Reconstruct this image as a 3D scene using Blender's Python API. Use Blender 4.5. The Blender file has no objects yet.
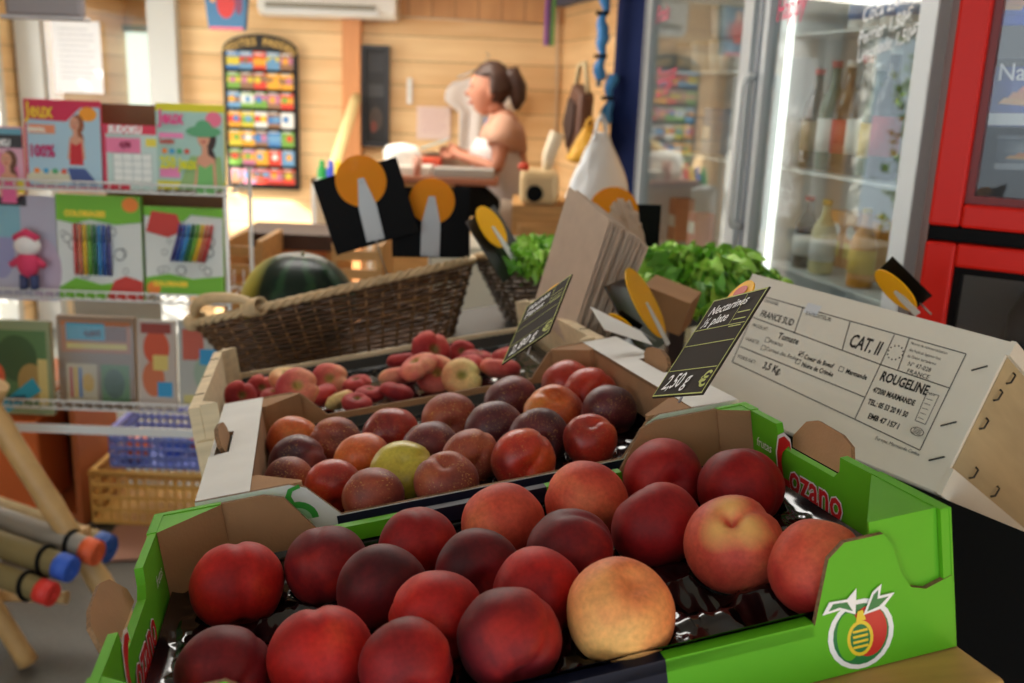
import bpy, bmesh, math, random
from mathutils import Vector, Matrix, noise
import numpy as np
R = random.Random(7)
C = bpy.context.scene.collection
PI = math.pi
V = Vector
# ---------------------------------------------------------------- camera, world, sun, lights, exposure
F = 975.0; PITCH = math.radians(14.4); ROLL = math.radians(2.2); CAM = V((0, 0, 1.6))
fw = V((0, math.cos(PITCH), -math.sin(PITCH))); _up = V((0, math.sin(PITCH), math.cos(PITCH))); _rt = V((1, 0, 0))
cr = math.cos(ROLL)*_rt + math.sin(ROLL)*_up
cu = -math.sin(ROLL)*_rt + math.cos(ROLL)*_up
cam = bpy.data.cameras.new('camera'); camo = bpy.data.objects.new('camera', cam); C.objects.link(camo)
cam.sensor_width = 36; cam.lens = F/1024*36; cam.clip_start = .02; cam.clip_end = 200
camo.matrix_world = Matrix(((cr.x, cu.x, -fw.x, CAM.x), (cr.y, cu.y, -fw.y, CAM.y), (cr.z, cu.z, -fw.z, CAM.z), (0, 0, 0, 1)))
cam.dof.use_dof = True; cam.dof.focus_distance = .86; cam.dof.aperture_fstop = 6.0
bpy.context.scene.camera = camo
sc = bpy.context.scene
sc.view_settings.view_transform = 'Standard'; sc.view_settings.look = 'None'
sc.view_settings.gamma = 1; sc.view_settings.use_curve_mapping = False
sc.view_settings.exposure = 0.0
w = bpy.data.worlds.new('world'); sc.world = w; w.use_nodes = True
w.node_tree.nodes['Background'].inputs[0].default_value = (.80, .92, 1, 1)
w.node_tree.nodes['Background'].inputs[1].default_value = 1.3

def light(name, kind, loc, power, color=(1, 1, 1), size=(1, 1), aim=None):
    l = bpy.data.lights.new(name, kind); l.energy = power; l.color = color
    if kind == 'AREA': l.shape = 'RECTANGLE'; l.size, l.size_y = size
    o = bpy.data.objects.new(name, l); C.objects.link(o); o.location = loc
    if aim is not None: o.rotation_euler = (V(aim)-V(loc)).to_track_quat('-Z', 'Y').to_euler()
    return o
sun = light('sun', 'SUN', (-6, 2, 5), 22, (1, .93, .82)); sun.rotation_euler = V((1.5, .8, -1.0)).to_track_quat('-Z', 'Y').to_euler(); sun.data.angle = .02
light('doorway_daylight', 'AREA', (-4.1, 4.6, 1.6), 105, (1, .97, .92), (2.2, 2.2), (0, 5.0, .9))
light('shop_fill_light', 'AREA', (-1.2, 4.6, 2.17), 42, (1, .92, .8), (2.0, .9), (-1.2, 4.6, 0))  # added area light, brightens the back of the shop; no fixture there
light('overhead_fruit_fill', 'AREA', (-.25, 2.4, 2.17), 17, (1, .96, .9), (1.2, .5), (-.1, 1.2, .8))  # added overhead fill, puts soft highlights on the fruit from behind
light('front_fill_light', 'AREA', (-1.6, -.6, 2.0), 7, (.9, .96, 1), (1.5, 1.0), (0, 1, 1.2))  # unseen area light filling the fruit from the camera side; no awning is built

# ---------------------------------------------------------------- measuring helpers
def ray(px, py):
    d = cr*((px-512)/F) + cu*((341.5-py)/F) + fw
    return d/d.y
def at(px, py, Y): return CAM + ray(px, py)*Y
def onplane(px, py, M):                       # local x, y where the sight line meets the plane z=0 of frame M
    Mi = M.inverted(); c = Mi @ CAM; d = Mi.to_3x3() @ ray(px, py)
    t = -c.z/d.z; p = c + d*t
    return p.x, p.y
def frame(ex, ey, ez, o):
    return Matrix(((ex[0], ey[0], ez[0], o[0]), (ex[1], ey[1], ez[1], o[1]), (ex[2], ey[2], ez[2], o[2]), (0, 0, 0, 1)))
def basis(x, yhint, o):                        # x exact, y near hint
    x = V(x).normalized(); z = x.cross(V(yhint)).normalized(); y = z.cross(x)
    return frame(x, y, z, o)
def T(x, y, z): return Matrix.Translation((x, y, z))
def RX(a): return Matrix.Rotation(a, 4, 'X')
def RY(a): return Matrix.Rotation(a, 4, 'Y')
def RZ(a): return Matrix.Rotation(a, 4, 'Z')
def S(x, y, z): return Matrix.Diagonal((x, y, z, 1))

# ---------------------------------------------------------------- materials
def lin(c): return tuple(((v/255)/12.92 if v/255 <= .04045 else ((v/255+.055)/1.055)**2.4) for v in c)
_m = {}
def pm(name, col, rough=.6, metal=0, spec=.5, trans=0, emit=0, var=0, vscale=8, bump=0, bscale=60, alpha=1, sheen=0, coat=0, stretch=None, sss=0):
    """plain principled material with optional noise variation and bump; col in sRGB 0..255"""
    if name in _m: return _m[name]
    m = bpy.data.materials.new(name); m.use_nodes = True; nt = m.node_tree; b = nt.nodes['Principled BSDF']
    c = lin(col); b.inputs['Base Color'].default_value = (*c, 1); b.inputs['Roughness'].default_value = rough
    b.inputs['Metallic'].default_value = metal; b.inputs['Specular IOR Level'].default_value = spec
    b.inputs['Transmission Weight'].default_value = trans; b.inputs['Alpha'].default_value = alpha
    b.inputs['Sheen Weight'].default_value = sheen; b.inputs['Coat Weight'].default_value = coat
    if sss: b.inputs['Subsurface Weight'].default_value = sss; b.inputs['Subsurface Radius'].default_value = (.02, .01, .005)
    if emit: b.inputs['Emission Color'].default_value = (*c, 1); b.inputs['Emission Strength'].default_value = emit
    if var or bump:
        tc = nt.nodes.new('ShaderNodeTexCoord'); src = tc.outputs['Object']
        if stretch:
            mp = nt.nodes.new('ShaderNodeMapping'); mp.inputs['Scale'].default_value = stretch; nt.links.new(src, mp.inputs[0]); src = mp.outputs[0]
    if var:
        n = nt.nodes.new('ShaderNodeTexNoise'); n.inputs['Scale'].default_value = vscale; n.inputs['Detail'].default_value = 5
        nt.links.new(src, n.inputs['Vector'])
        r = nt.nodes.new('ShaderNodeValToRGB'); r.color_ramp.elements[0].position = .3; r.color_ramp.elements[1].position = .7
        r.color_ramp.elements[0].color = (*[v*(1-var) for v in c], 1); r.color_ramp.elements[1].color = (*[min(1, v*(1+var)) for v in c], 1)
        nt.links.new(n.outputs['Fac'], r.inputs[0]); nt.links.new(r.outputs[0], b.inputs['Base Color'])
    if bump:
        n2 = nt.nodes.new('ShaderNodeTexNoise'); n2.inputs['Scale'].default_value = bscale; nt.links.new(src, n2.inputs['Vector'])
        bp = nt.nodes.new('ShaderNodeBump'); bp.inputs['Strength'].default_value = bump; bp.inputs['Distance'].default_value = .002
        nt.links.new(n2.outputs['Fac'], bp.inputs['Height']); nt.links.new(bp.outputs[0], b.inputs['Normal'])
    _m[name] = m; return m
def cm(col, rough=.55): return pm('paint_%d_%d_%d_%d' % (*[int(v) for v in col], int(rough*100)), col, rough)

def glassmat(name, tint=(.92, .96, .95), refl=.1, rough=.02):
    if name in _m: return _m[name]
    m = bpy.data.materials.new(name); m.use_nodes = True; nt = m.node_tree; nt.nodes.clear()
    o = nt.nodes.new('ShaderNodeOutputMaterial'); mx = nt.nodes.new('ShaderNodeMixShader'); t = nt.nodes.new('ShaderNodeBsdfTransparent')
    g = nt.nodes.new('ShaderNodeBsdfGlossy'); lw = nt.nodes.new('ShaderNodeLayerWeight'); lw.inputs['Blend'].default_value = .5
    pw = nt.nodes.new('ShaderNodeMath'); pw.operation = 'POWER'; pw.inputs[1].default_value = 2; nt.links.new(lw.outputs['Facing'], pw.inputs[0])
    fr = nt.nodes.new('ShaderNodeMapRange'); fr.inputs['To Min'].default_value = .05; fr.inputs['To Max'].default_value = min(1, refl*2.6); nt.links.new(pw.outputs[0], fr.inputs['Value'])
    t.inputs[0].default_value = (*tint, 1); g.inputs['Roughness'].default_value = rough
    nt.links.new(fr.outputs[0], mx.inputs[0]); nt.links.new(t.outputs[0], mx.inputs[1]); nt.links.new(g.outputs[0], mx.inputs[2]); nt.links.new(mx.outputs[0], o.inputs[0])
    _m[name] = m; return m

def plankmat(name, c1, c2, pitch, axis='Z', gap=.035, off=0):
    if name in _m: return _m[name]
    m = bpy.data.materials.new(name); m.use_nodes = True; nt = m.node_tree; b = nt.nodes['Principled BSDF']; L = nt.links.new; N = nt.nodes.new
    tc = N('ShaderNodeTexCoord'); sp = N('ShaderNodeSeparateXYZ'); L(tc.outputs['Object'], sp.inputs[0])
    dv = N('ShaderNodeMath'); dv.operation = 'DIVIDE'; L(sp.outputs[axis], dv.inputs[0]); dv.inputs[1].default_value = pitch
    ad = N('ShaderNodeMath'); ad.operation = 'ADD'; L(dv.outputs[0], ad.inputs[0]); ad.inputs[1].default_value = 50+off
    fl = N('ShaderNodeMath'); fl.operation = 'FLOOR'; L(ad.outputs[0], fl.inputs[0])
    fc = N('ShaderNodeMath'); fc.operation = 'FRACT'; L(ad.outputs[0], fc.inputs[0])
    lt = N('ShaderNodeMath'); lt.operation = 'LESS_THAN'; L(fc.outputs[0], lt.inputs[0]); lt.inputs[1].default_value = gap
    mp = N('ShaderNodeMapping'); L(tc.outputs['Object'], mp.inputs[0])
    mp.inputs['Scale'].default_value = (1.2, 1.2, 9) if axis == 'Z' else (9, 9, 1.2)
    cb = N('ShaderNodeCombineXYZ'); L(fl.outputs[0], cb.inputs[0]); L(fl.outputs[0], cb.inputs[2])
    va = N('ShaderNodeVectorMath'); L(mp.outputs[0], va.inputs[0]); L(cb.outputs[0], va.inputs[1])
    n = N('ShaderNodeTexNoise'); n.inputs['Scale'].default_value = 1.4; n.inputs['Detail'].default_value = 6; L(va.outputs[0], n.inputs['Vector'])
    wn = N('ShaderNodeTexWhiteNoise'); wn.noise_dimensions = '1D'; L(fl.outputs[0], wn.inputs['W'])
    mul = N('ShaderNodeMath'); mul.operation = 'MULTIPLY_ADD'; L(wn.outputs[0], mul.inputs[0]); mul.inputs[1].default_value = .35; L(n.outputs['Fac'], mul.inputs[2])
    r = N('ShaderNodeValToRGB'); r.color_ramp.elements[0].position = .4; r.color_ramp.elements[1].position = .95
    r.color_ramp.elements[0].color = (*lin(c1), 1); r.color_ramp.elements[1].color = (*lin(c2), 1); L(mul.outputs[0], r.inputs[0])
    mx = N('ShaderNodeMixRGB'); L(lt.outputs[0], mx.inputs[0]); L(r.outputs[0], mx.inputs[1]); mx.inputs[2].default_value = (*[v*.45 for v in lin(c1)], 1)
    L(mx.outputs[0], b.inputs['Base Color']); b.inputs['Roughness'].default_value = .5
    _m[name] = m; return m

def fruitmat(name, dark, mid, light, bias=0., rough=.55, speck=0., sheen=.04, grad=.35, scol=(205, 160, 90), cav=None):
    """blushed skin: big soft patches from dark through mid to light, fine specks; object coordinates are in units of fruit radius"""
    if name in _m: return _m[name]
    m = bpy.data.materials.new(name); m.use_nodes = True; nt = m.node_tree; b = nt.nodes['Principled BSDF']; L = nt.links.new; N = nt.nodes.new
    tc = N('ShaderNodeTexCoord'); oi = N('ShaderNodeObjectInfo')
    sc_ = N('ShaderNodeVectorMath'); sc_.operation = 'ADD'; L(tc.outputs['Object'], sc_.inputs[0])
    mu = N('ShaderNodeVectorMath'); mu.operation = 'SCALE'; L(oi.outputs['Random'], mu.inputs[0]); mu.inputs['Scale'].default_value = 37; L(mu.outputs[0], sc_.inputs[1])
    n = N('ShaderNodeTexNoise'); n.inputs['Scale'].default_value = 22; n.inputs['Detail'].default_value = 3; n.inputs['Distortion'].default_value = .3; L(sc_.outputs[0], n.inputs['Vector'])
    sp = N('ShaderNodeSeparateXYZ'); L(tc.outputs['Object'], sp.inputs[0])
    a = N('ShaderNodeMath'); a.operation = 'MULTIPLY_ADD'; L(sp.outputs['X'], a.inputs[0]); a.inputs[1].default_value = grad/.037; a.inputs[2].default_value = bias
    a2 = N('ShaderNodeMath'); a2.operation = 'ADD'; L(a.outputs[0], a2.inputs[0]); L(n.outputs['Fac'], a2.inputs[1])
    r = N('ShaderNodeValToRGB'); e = r.color_ramp.elements; e[0].position = .25; e[1].position = .95; e[0].color = (*lin(dark), 1); e[1].color = (*lin(light), 1)
    x = e.new(.58); x.color = (*lin(mid), 1); L(a2.outputs[0], r.inputs[0])
    col = r.outputs[0]
    # fine mottling
    n3 = N('ShaderNodeTexNoise'); n3.inputs['Scale'].default_value = 260; n3.inputs['Detail'].default_value = 4; L(sc_.outputs[0], n3.inputs['Vector'])
    mm = N('ShaderNodeMapRange'); mm.inputs['From Min'].default_value = .3; mm.inputs['From Max'].default_value = .7; mm.inputs['To Min'].default_value = .86; mm.inputs['To Max'].default_value = 1.12; L(n3.outputs['Fac'], mm.inputs['Value'])
    vm = N('ShaderNodeVectorMath'); vm.operation = 'SCALE'; L(col, vm.inputs[0]); L(mm.outputs[0], vm.inputs['Scale']); col = vm.outputs[0]
    if speck:
        vo = N('ShaderNodeTexNoise'); vo.inputs['Scale'].default_value = 420; vo.inputs['Detail'].default_value = 2; L(sc_.outputs[0], vo.inputs['Vector'])
        lt = N('ShaderNodeMapRange'); lt.inputs['From Min'].default_value = .58; lt.inputs['From Max'].default_value = .68; lt.inputs['To Max'].default_value = 1; L(vo.outputs['Fac'], lt.inputs['Value'])
        big = N('ShaderNodeTexNoise'); big.inputs['Scale'].default_value = 45; L(sc_.outputs[0], big.inputs['Vector'])
        bm_ = N('ShaderNodeMapRange'); bm_.inputs['From Min'].default_value = .4; bm_.inputs['From Max'].default_value = .65; bm_.inputs['To Max'].default_value = speck; L(big.outputs['Fac'], bm_.inputs['Value'])
        ml = N('ShaderNodeMath'); ml.operation = 'MULTIPLY'; L(lt.outputs[0], ml.inputs[0]); L(bm_.outputs[0], ml.inputs[1])
        mx = N('ShaderNodeMixRGB'); L(ml.outputs[0], mx.inputs[0]); L(col, mx.inputs[1]); mx.inputs[2].default_value = (*lin(scol), 1); col = mx.outputs[0]
    if cav:
        xy = N('ShaderNodeVectorMath'); xy.operation = 'MULTIPLY'; L(tc.outputs['Object'], xy.inputs[0]); xy.inputs[1].default_value = (1, 1, 0)
        le = N('ShaderNodeVectorMath'); le.operation = 'LENGTH'; L(xy.outputs[0], le.inputs[0])
        m1 = N('ShaderNodeMapRange'); m1.inputs['From Min'].default_value = .013; m1.inputs['From Max'].default_value = .005; L(le.outputs['Value'], m1.inputs['Value'])
        mc = N('ShaderNodeMixRGB'); L(m1.outputs[0], mc.inputs[0]); L(col, mc.inputs[1]); mc.inputs[2].default_value = (*lin(cav), 1); col = mc.outputs[0]
    L(col, b.inputs['Base Color']); b.inputs['Roughness'].default_value = rough; b.inputs['Sheen Weight'].default_value = sheen; b.inputs['Sheen Roughness'].default_value = .5
    b.inputs['Sheen Tint'].default_value = (1, .6, .55, 1); b.inputs['Specular IOR Level'].default_value = .28 if rough > .5 else .45
    bp = N('ShaderNodeBump'); bp.inputs['Strength'].default_value = .12; bp.inputs['Distance'].default_value = .0006; L(n3.outputs['Fac'], bp.inputs['Height']); L(bp.outputs[0], b.inputs['Normal'])
    _m[name] = m; return m

brown = pm('cardboard_brown', (160, 120, 82), .85, var=.12, vscale=14, bump=.2, bscale=300)
brown_edge = pm('cardboard_edge', (128, 96, 66), .9, var=.35, vscale=350)
white_card = pm('cardboard_white', (214, 214, 210), .6, var=.04, vscale=20, bump=.1, bscale=120)
green_card = pm('cardboard_green', (92, 172, 26), .55, spec=.3, var=.05, vscale=12, bump=.06, bscale=90)
navy_card = pm('cardboard_navy', (20, 22, 40), .45, spec=.3)
black_plastic = pm('black_plastic', (9, 10, 12), .12, spec=.6)
dark_slate = pm('slate_black', (5, 5, 6), .6, spec=.15)
wood_pale = pm('pale_wood', (216, 196, 160), .7, var=.12, vscale=10, stretch=(1, 8, 8), bump=.15, bscale=80)
wood_warm = pm('warm_wood', (196, 150, 92), .6, var=.18, vscale=6, stretch=(1, 9, 9), bump=.1)
wood_dark = pm('dark_wood', (70, 46, 34), .5, var=.2, vscale=8)
metal = pm('brushed_metal', (175, 178, 182), .35, metal=.9)
clip_grey = pm('clip_grey', (182, 184, 184), .4, metal=.3)
white_paint = pm('white_paint', (225, 228, 228), .4)
wire_white = pm('white_wire', (222, 222, 220), .35)
yellow_disc = pm('yellow_plastic', (248, 184, 10), .55, spec=.2, sss=.2)
amber_disc = pm('amber_plastic', (240, 150, 6), .5, spec=.2, alpha=.88, sss=.3)
wicker_dark = pm('wicker_dark', (88, 60, 36), .55, var=.45, vscale=40)
wicker_light = pm('wicker_light', (208, 180, 138), .55, var=.15, vscale=40)
kraft = pm('kraft_paper', (196, 176, 156), .8, var=.06, vscale=30, bump=.25, bscale=50)
clear = glassmat('clear_film', (.93, .95, .96), .25, .12)
redplastic = pm('red_plastic', (216, 30, 18), .4, spec=.3)
bamboo = pm('bamboo', (196, 158, 104), .4, var=.12, vscale=14)

# ---------------------------------------------------------------- mesh builder
class B:
    def __init__(s): s.bm = bmesh.new()
    def pr(s, pts, vec, mi=0, cap2=None, side=None):
        """prism: polygon pts swept by vec; mi on the first cap, cap2 on the swept cap, side on the rim"""
        cap2 = mi if cap2 is None else cap2; side = mi if side is None else side; vec = V(vec)
        a = [s.bm.verts.new(V(p)) for p in pts]; b = [s.bm.verts.new(V(p)+vec) for p in pts]; n = len(a)
        f = s.bm.faces.new(a); f.material_index = mi
        f = s.bm.faces.new(b[::-1]); f.material_index = cap2
        for i in range(n):
            f = s.bm.faces.new((a[i], b[i], b[(i+1) % n], a[(i+1) % n])); f.material_index = side
        return s
    def box(s, x0, x1, y0, y1, z0, z1, mi=0, M=None):
        p = [V(q) for q in ((x0, y0, z0), (x1, y0, z0), (x1, y1, z0), (x0, y1, z0))]; v = V((0, 0, z1-z0))
        if M is not None: p = [M @ q for q in p]; v = M.to_3x3() @ v
        return s.pr(p, v, mi)
    def tube(s, pts, r, n=8, mi=0, closed=False, cap=True):
        pts = [V(p) for p in pts]; m = len(pts); rings = []; rr = r if hasattr(r, '__len__') else [r]*m; prev = None
        for i, p in enumerate(pts):
            if closed: t = (pts[(i+1) % m]-pts[i-1])
            else: t = pts[min(i+1, m-1)]-pts[max(i-1, 0)]
            t.normalize()
            if prev is None: u = t.orthogonal().normalized()
            else:
                u = prev - t*prev.dot(t); u = u.normalized() if u.length > 1e-6 else t.orthogonal().normalized()
            prev = u; v = t.cross(u)
            rings.append([s.bm.verts.new(p + (u*math.cos(2*PI*k/n)+v*math.sin(2*PI*k/n))*rr[i]) for k in range(n)])
        for i in range(m if closed else m-1):
            a, b = rings[i], rings[(i+1) % m]
            for k in range(n):
                f = s.bm.faces.new((a[k], a[(k+1) % n], b[(k+1) % n], b[k])); f.material_index = mi; f.smooth = True
        if cap and not closed:
            f = s.bm.faces.new(rings[0][::-1]); f.material_index = mi; f = s.bm.faces.new(rings[-1]); f.material_index = mi
        return s
    def lathe(s, prof, M=Matrix(), n=24, mi=0, sm=True):
        rings = []
        for r, z in prof:
            if r < 1e-5: rings.append([s.bm.verts.new(M @ V((0, 0, z)))])
            else: rings.append([s.bm.verts.new(M @ V((r*math.cos(2*PI*k/n), r*math.sin(2*PI*k/n), z))) for k in range(n)])
        for a, b in zip(rings, rings[1:]):
            for k in range(n):
                q = []
                for v in (a[k % len(a)], a[(k+1) % n % len(a)], b[(k+1) % n % len(b)], b[k % len(b)]):
                    if v not in q: q.append(v)
                if len(q) > 2:
                    f = s.bm.faces.new(q); f.material_index = mi; f.smooth = sm
        if len(rings[0]) > 1: f = s.bm.faces.new(rings[0][::-1]); f.material_index = mi
        if len(rings[-1]) > 1: f = s.bm.faces.new(rings[-1]); f.material_index = mi
        return s
    def grid(s, fn, nu, nv, mi=0, sm=True, flip=False):
        g = [[s.bm.verts.new(V(fn(i/nu, j/nv))) for j in range(nv+1)] for i in range(nu+1)]
        for i in range(nu):
            for j in range(nv):
                q = (g[i][j], g[i+1][j], g[i+1][j+1], g[i][j+1])
                f = s.bm.faces.new(q[::-1] if flip else q); f.material_index = mi; f.smooth = sm
        return s
    def sphere(s, fn, nu=32, nv=20, mi=0):
        """closed ball: fn(unit direction) -> point"""
        rings = [[s.bm.verts.new(V(fn(V((0, 0, 1)))))]]
        for j in range(1, nv):
            th = PI*j/nv
            rings.append([s.bm.verts.new(V(fn(V((math.sin(th)*math.cos(2*PI*k/nu), math.sin(th)*math.sin(2*PI*k/nu), math.cos(th)))))) for k in range(nu)])
        rings.append([s.bm.verts.new(V(fn(V((0, 0, -1)))))])
        for a, b in zip(rings, rings[1:]):
            for k in range(nu):
                q = []
                for v in (a[k % len(a)], b[k % len(b)], b[(k+1) % nu % len(b)], a[(k+1) % nu % len(a)]):
                    if v not in q: q.append(v)
                f = s.bm.faces.new(q); f.material_index = mi; f.smooth = True
        return s
    def poly(s, pts, mi=0):
        f = s.bm.faces.new([s.bm.verts.new(V(p)) for p in pts]); f.material_index = mi; return s

def thing(name, label, cat, M, group=None):
    """an Empty at the thing's base that parents its parts"""
    o = bpy.data.objects.new(name, None); C.objects.link(o); o.matrix_world = M; o.empty_display_size = .05
    o['label'] = label; o['category'] = cat
    if group: o['group'] = group
    return o
def tag(o, label, cat, group=None):
    o['label'] = label; o['category'] = cat
    if group: o['group'] = group
    return o
def obj(name, b, mats, parent=None, M=None, bev=0, label=None, build=Matrix(), recalc=True):
    """link builder b as one mesh. `build` maps builder coordinates to the object's own coordinates"""
    if recalc: bmesh.ops.recalc_face_normals(b.bm, faces=b.bm.faces[:])
    me = bpy.data.meshes.new(name); b.bm.to_mesh(me); b.bm.free()
    for m in (mats if isinstance(mats, (list, tuple)) else [mats]): me.materials.append(m)
    me.transform(build)
    o = bpy.data.objects.new(name, me); C.objects.link(o)
    if parent: o.parent = parent
    if M is not None: o.matrix_basis = M
    if bev:
        md = o.modifiers.new('bevel', 'BEVEL'); md.width = bev; md.segments = 2; md.limit_method = 'ANGLE'; md.angle_limit = .6
    if label: o['label'] = label
    return o
def struct(name, b, m): o = obj(name, b, m); o['kind'] = 'structure'; return o
def origin_of(o, P):
    """move a top-level mesh's origin to world point P keeping its shape"""
    o.data.transform(Matrix.Translation(-V(P))); o.location = P; return o
_txt = {}
def txt(name, s, size, M, m, parent, shear=0, align='LEFT', thick=0, bold=0, sx=1):
    """lettering as a thin mesh in the plane z=0 of M"""
    c = bpy.data.curves.new('t', 'FONT'); c.body = s; c.size = size; c.shear = shear; c.align_x = align; c.extrude = thick; c.offset = bold; c.resolution_u = 2
    t = bpy.data.objects.new('t', c); C.objects.link(t)
    me = bpy.data.meshes.new_from_object(t.evaluated_get(bpy.context.evaluated_depsgraph_get())); bpy.data.objects.remove(t); bpy.data.curves.remove(c)
    me.materials.clear(); me.materials.append(m); me.transform(M @ S(sx, 1, 1)); me.name = name
    o = bpy.data.objects.new(name, me); C.objects.link(o)
    if parent: o.parent = parent
    return o
def flats(name, shapes, M, parent, step=.0003):
    """flat print: list of (points2d, colour) in the plane z=0 of M, stacked upwards"""
    b = B(); mats = []; z = step
    for pts, col in shapes:
        m = col if isinstance(col, bpy.types.Material) else cm(col)
        if m not in mats: mats.append(m)
        b.poly([M @ V((p[0], p[1], z)) for p in pts], mats.index(m)); z += .00009
    return obj(name, b, mats, parent, recalc=False)
def rect(x0, y0, x1, y1): return [(x0, y0), (x1, y0), (x1, y1), (x0, y1)]
def ell(cx, cy, rx, ry, n=20, a0=0, a1=2*PI):
    return [(cx+rx*math.cos(a0+(a1-a0)*i/n), cy+ry*math.sin(a0+(a1-a0)*i/n)) for i in range(n if a1-a0 > 6.2 else n+1)]
def face(M0, ex, ey, o):
    """frame on a thing, given in its local axes"""
    ex = V(ex); ey = V(ey); return M0 @ frame(ex, ey, ex.cross(ey), o)
def copy_tree(o, M, label=None, group=None):
    c = o.copy(); C.objects.link(c); c.matrix_world = M
    if label: c['label'] = label
    if group: c['group'] = group
    for ch in list(o.children):
        d = ch.copy(); C.objects.link(d); d.parent = c
        for g in list(ch.children):
            e = g.copy(); C.objects.link(e); e.parent = d
    return c

# ================================================================= SETTING
rd = V((.24, -.97, 0)).normalized(); RW0 = V((.24, 6.2, 0))        # right wall: from the far corner towards the camera
rw_end = RW0 + rd*7.6
CEIL = 2.22
lino = pm('floor_lino', (92, 92, 86), .45, var=.12, vscale=60, bump=.5, bscale=220)
struct('floor', B().pr([(-3.2, -1.5, -.1), (2.3, -1.5, -.1), (.5, 6.4, -.1), (-3.2, 8.6, -.1)], (0, 0, .1)), lino)
struct('ceiling', B().pr([(-3.2, -1.5, CEIL), (2.3, -1.5, CEIL), (.6, 6.4, CEIL), (-3.2, 8.6, CEIL)], (0, 0, .08)), pm('ceiling_white', (226, 222, 214), .7))
pine = plankmat('pine_planks', (222, 178, 124), (246, 212, 160), .146)
pine_v = plankmat('pine_planks_upright', (200, 146, 96), (222, 170, 116), .14, 'X')
# back wall with a door opening
dx0, dx1, dz1 = at(46, 60, 6.2).x, at(155, 60, 6.2).x, 2.1
b = B(); b.box(-3.1, dx0, 6.2, 6.32, 0, CEIL); b.box(dx1, .35, 6.2, 6.32, 0, CEIL); b.box(dx0, dx1, 6.2, 6.32, dz1, CEIL)
struct('wall_back', b, pine)
b = B(); b.box(at(343, 50, 6.2).x, .25, 6.185, 6.2, at(450, 20, 6.2).z, CEIL-.005)
struct('trim_1', b, pine_v)
b = B(); b.pr([RW0+V((0, 0, 0)), rw_end, rw_end+V((.12, .03, 0)), RW0+V((.12, .03, 0))], (0, 0, CEIL)); struct('wall_right', b, plankmat('pine_planks_side', (212, 166, 112), (236, 196, 144), .146))
# left wall with glazed doorway opening to the sunny outside
b = B(); b.box(-3.22, -3.1, -1.5, 3.9, 0, CEIL); b.box(-3.22, -3.1, 5.95, 6.32, 0, CEIL); b.box(-3.22, -3.1, 3.9, 5.95, 2.08, CEIL)
struct('wall_left', b, pine)
frame_grey = pm('door_frame_grey', (196, 196, 192), .45)
b = B(); b.box(-3.2, -3.08, 3.86, 3.93, 0, 2.1); b.box(-3.2, -3.08, 5.9, 5.97, 0, 2.1); b.box(-3.2, -3.08, 3.86, 5.97, 2.06, 2.12)
struct('door_2', b, frame_grey)
# door 1: grey framed glass door in the back wall
b = B(); fx0, fx1 = at(23, 60, 6.2).x, at(181, 60, 6.2).x
b.box(fx0, dx0+.01, 6.12, 6.2, 0, 2.16); b.box(dx1-.01, fx1, 6.12, 6.2, 0, 2.16); b.box(dx0, dx1, 6.12, 6.2, dz1-.03, 2.16)
door1 = struct('door_1', b, frame_grey)
gp = obj('glass_pane', B().box(dx0, dx1, 6.15, 6.156, .02, dz1-.02), glassmat('door_glass', (.95, .97, .96), .12), door1)
# room behind the door
b = B(); b.box(-3.3, -1.5, 8.2, 8.3, 0, CEIL); b.box(-3.3, -3.2, 6.32, 8.2, 0, CEIL); b.box(-1.5, -1.4, 6.32, 8.3, 0, CEIL); struct('wall_far', b, pine)
wx0, wx1 = at(122, 60, 8.15).x, at(154, 60, 8.15).x; wz0, wz1 = at(135, 112, 8.15).z, at(135, 32, 8.15).z
b = B(); b.box(wx0-.05, wx0, 8.12, 8.2, wz0-.05, wz1+.05); b.box(wx1, wx1+.05, 8.12, 8.2, wz0-.05, wz1+.05); b.box(wx0, wx1, 8.12, 8.2, wz1, wz1+.05); b.box(wx0, wx1, 8.12, 8.2, wz0-.05, wz0)
win = struct('window_1', b, pm('frame_green_grey', (120, 140, 128), .5))
obj('bright_pane', B().box(wx0, wx1, 8.17, 8.18, wz0, wz1), pm('lit_pane', (225, 240, 232), .5, emit=1.0), win)
light('room_behind_lamp', 'AREA', (-2.5, 7.2, 2.15), 9, (1, .96, .88), (.8, .8), (-2.5, 7.2, 0))
# orange upright post on the back wall, dark beam, navy post
b = B(); b.box(at(343, 80, 6.15).x, at(361, 80, 6.15).x, 6.12, 6.2, 0, at(350, 17, 6.15).z); struct('trim_2', b, pm('orange_post', (214, 146, 92), .5, var=.08, vscale=4, stretch=(8, 8, 1)))
navy = pm('navy_paint', (16, 34, 84), .7, spec=.15)
def rwall(sx, off, z): return RW0 + rd*sx + V((-.97, -.24, 0))*off + V((0, 0, z))     # point at distance sx along the right wall, off into the room
b = B(); b.pr([rwall(0, 0, 2.10), rwall(2.5, 0, 2.10), rwall(2.5, .06, 2.10), rwall(0, .06, 2.10)], (0, 0, .12)); struct('trim_3', b, pm('slate_beam', (62, 74, 96), .5))
b = B(); p0 = at(612, 100, 4.75); p1 = at(643, 100, 4.6)
b.pr([(p0.x, 4.75, 0), (p1.x, 4.62, 0), (p1.x+.1, 4.75, 0), (p0.x+.1, 4.9, 0)], (0, 0, CEIL)); struct('trim_4', b, navy)
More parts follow.
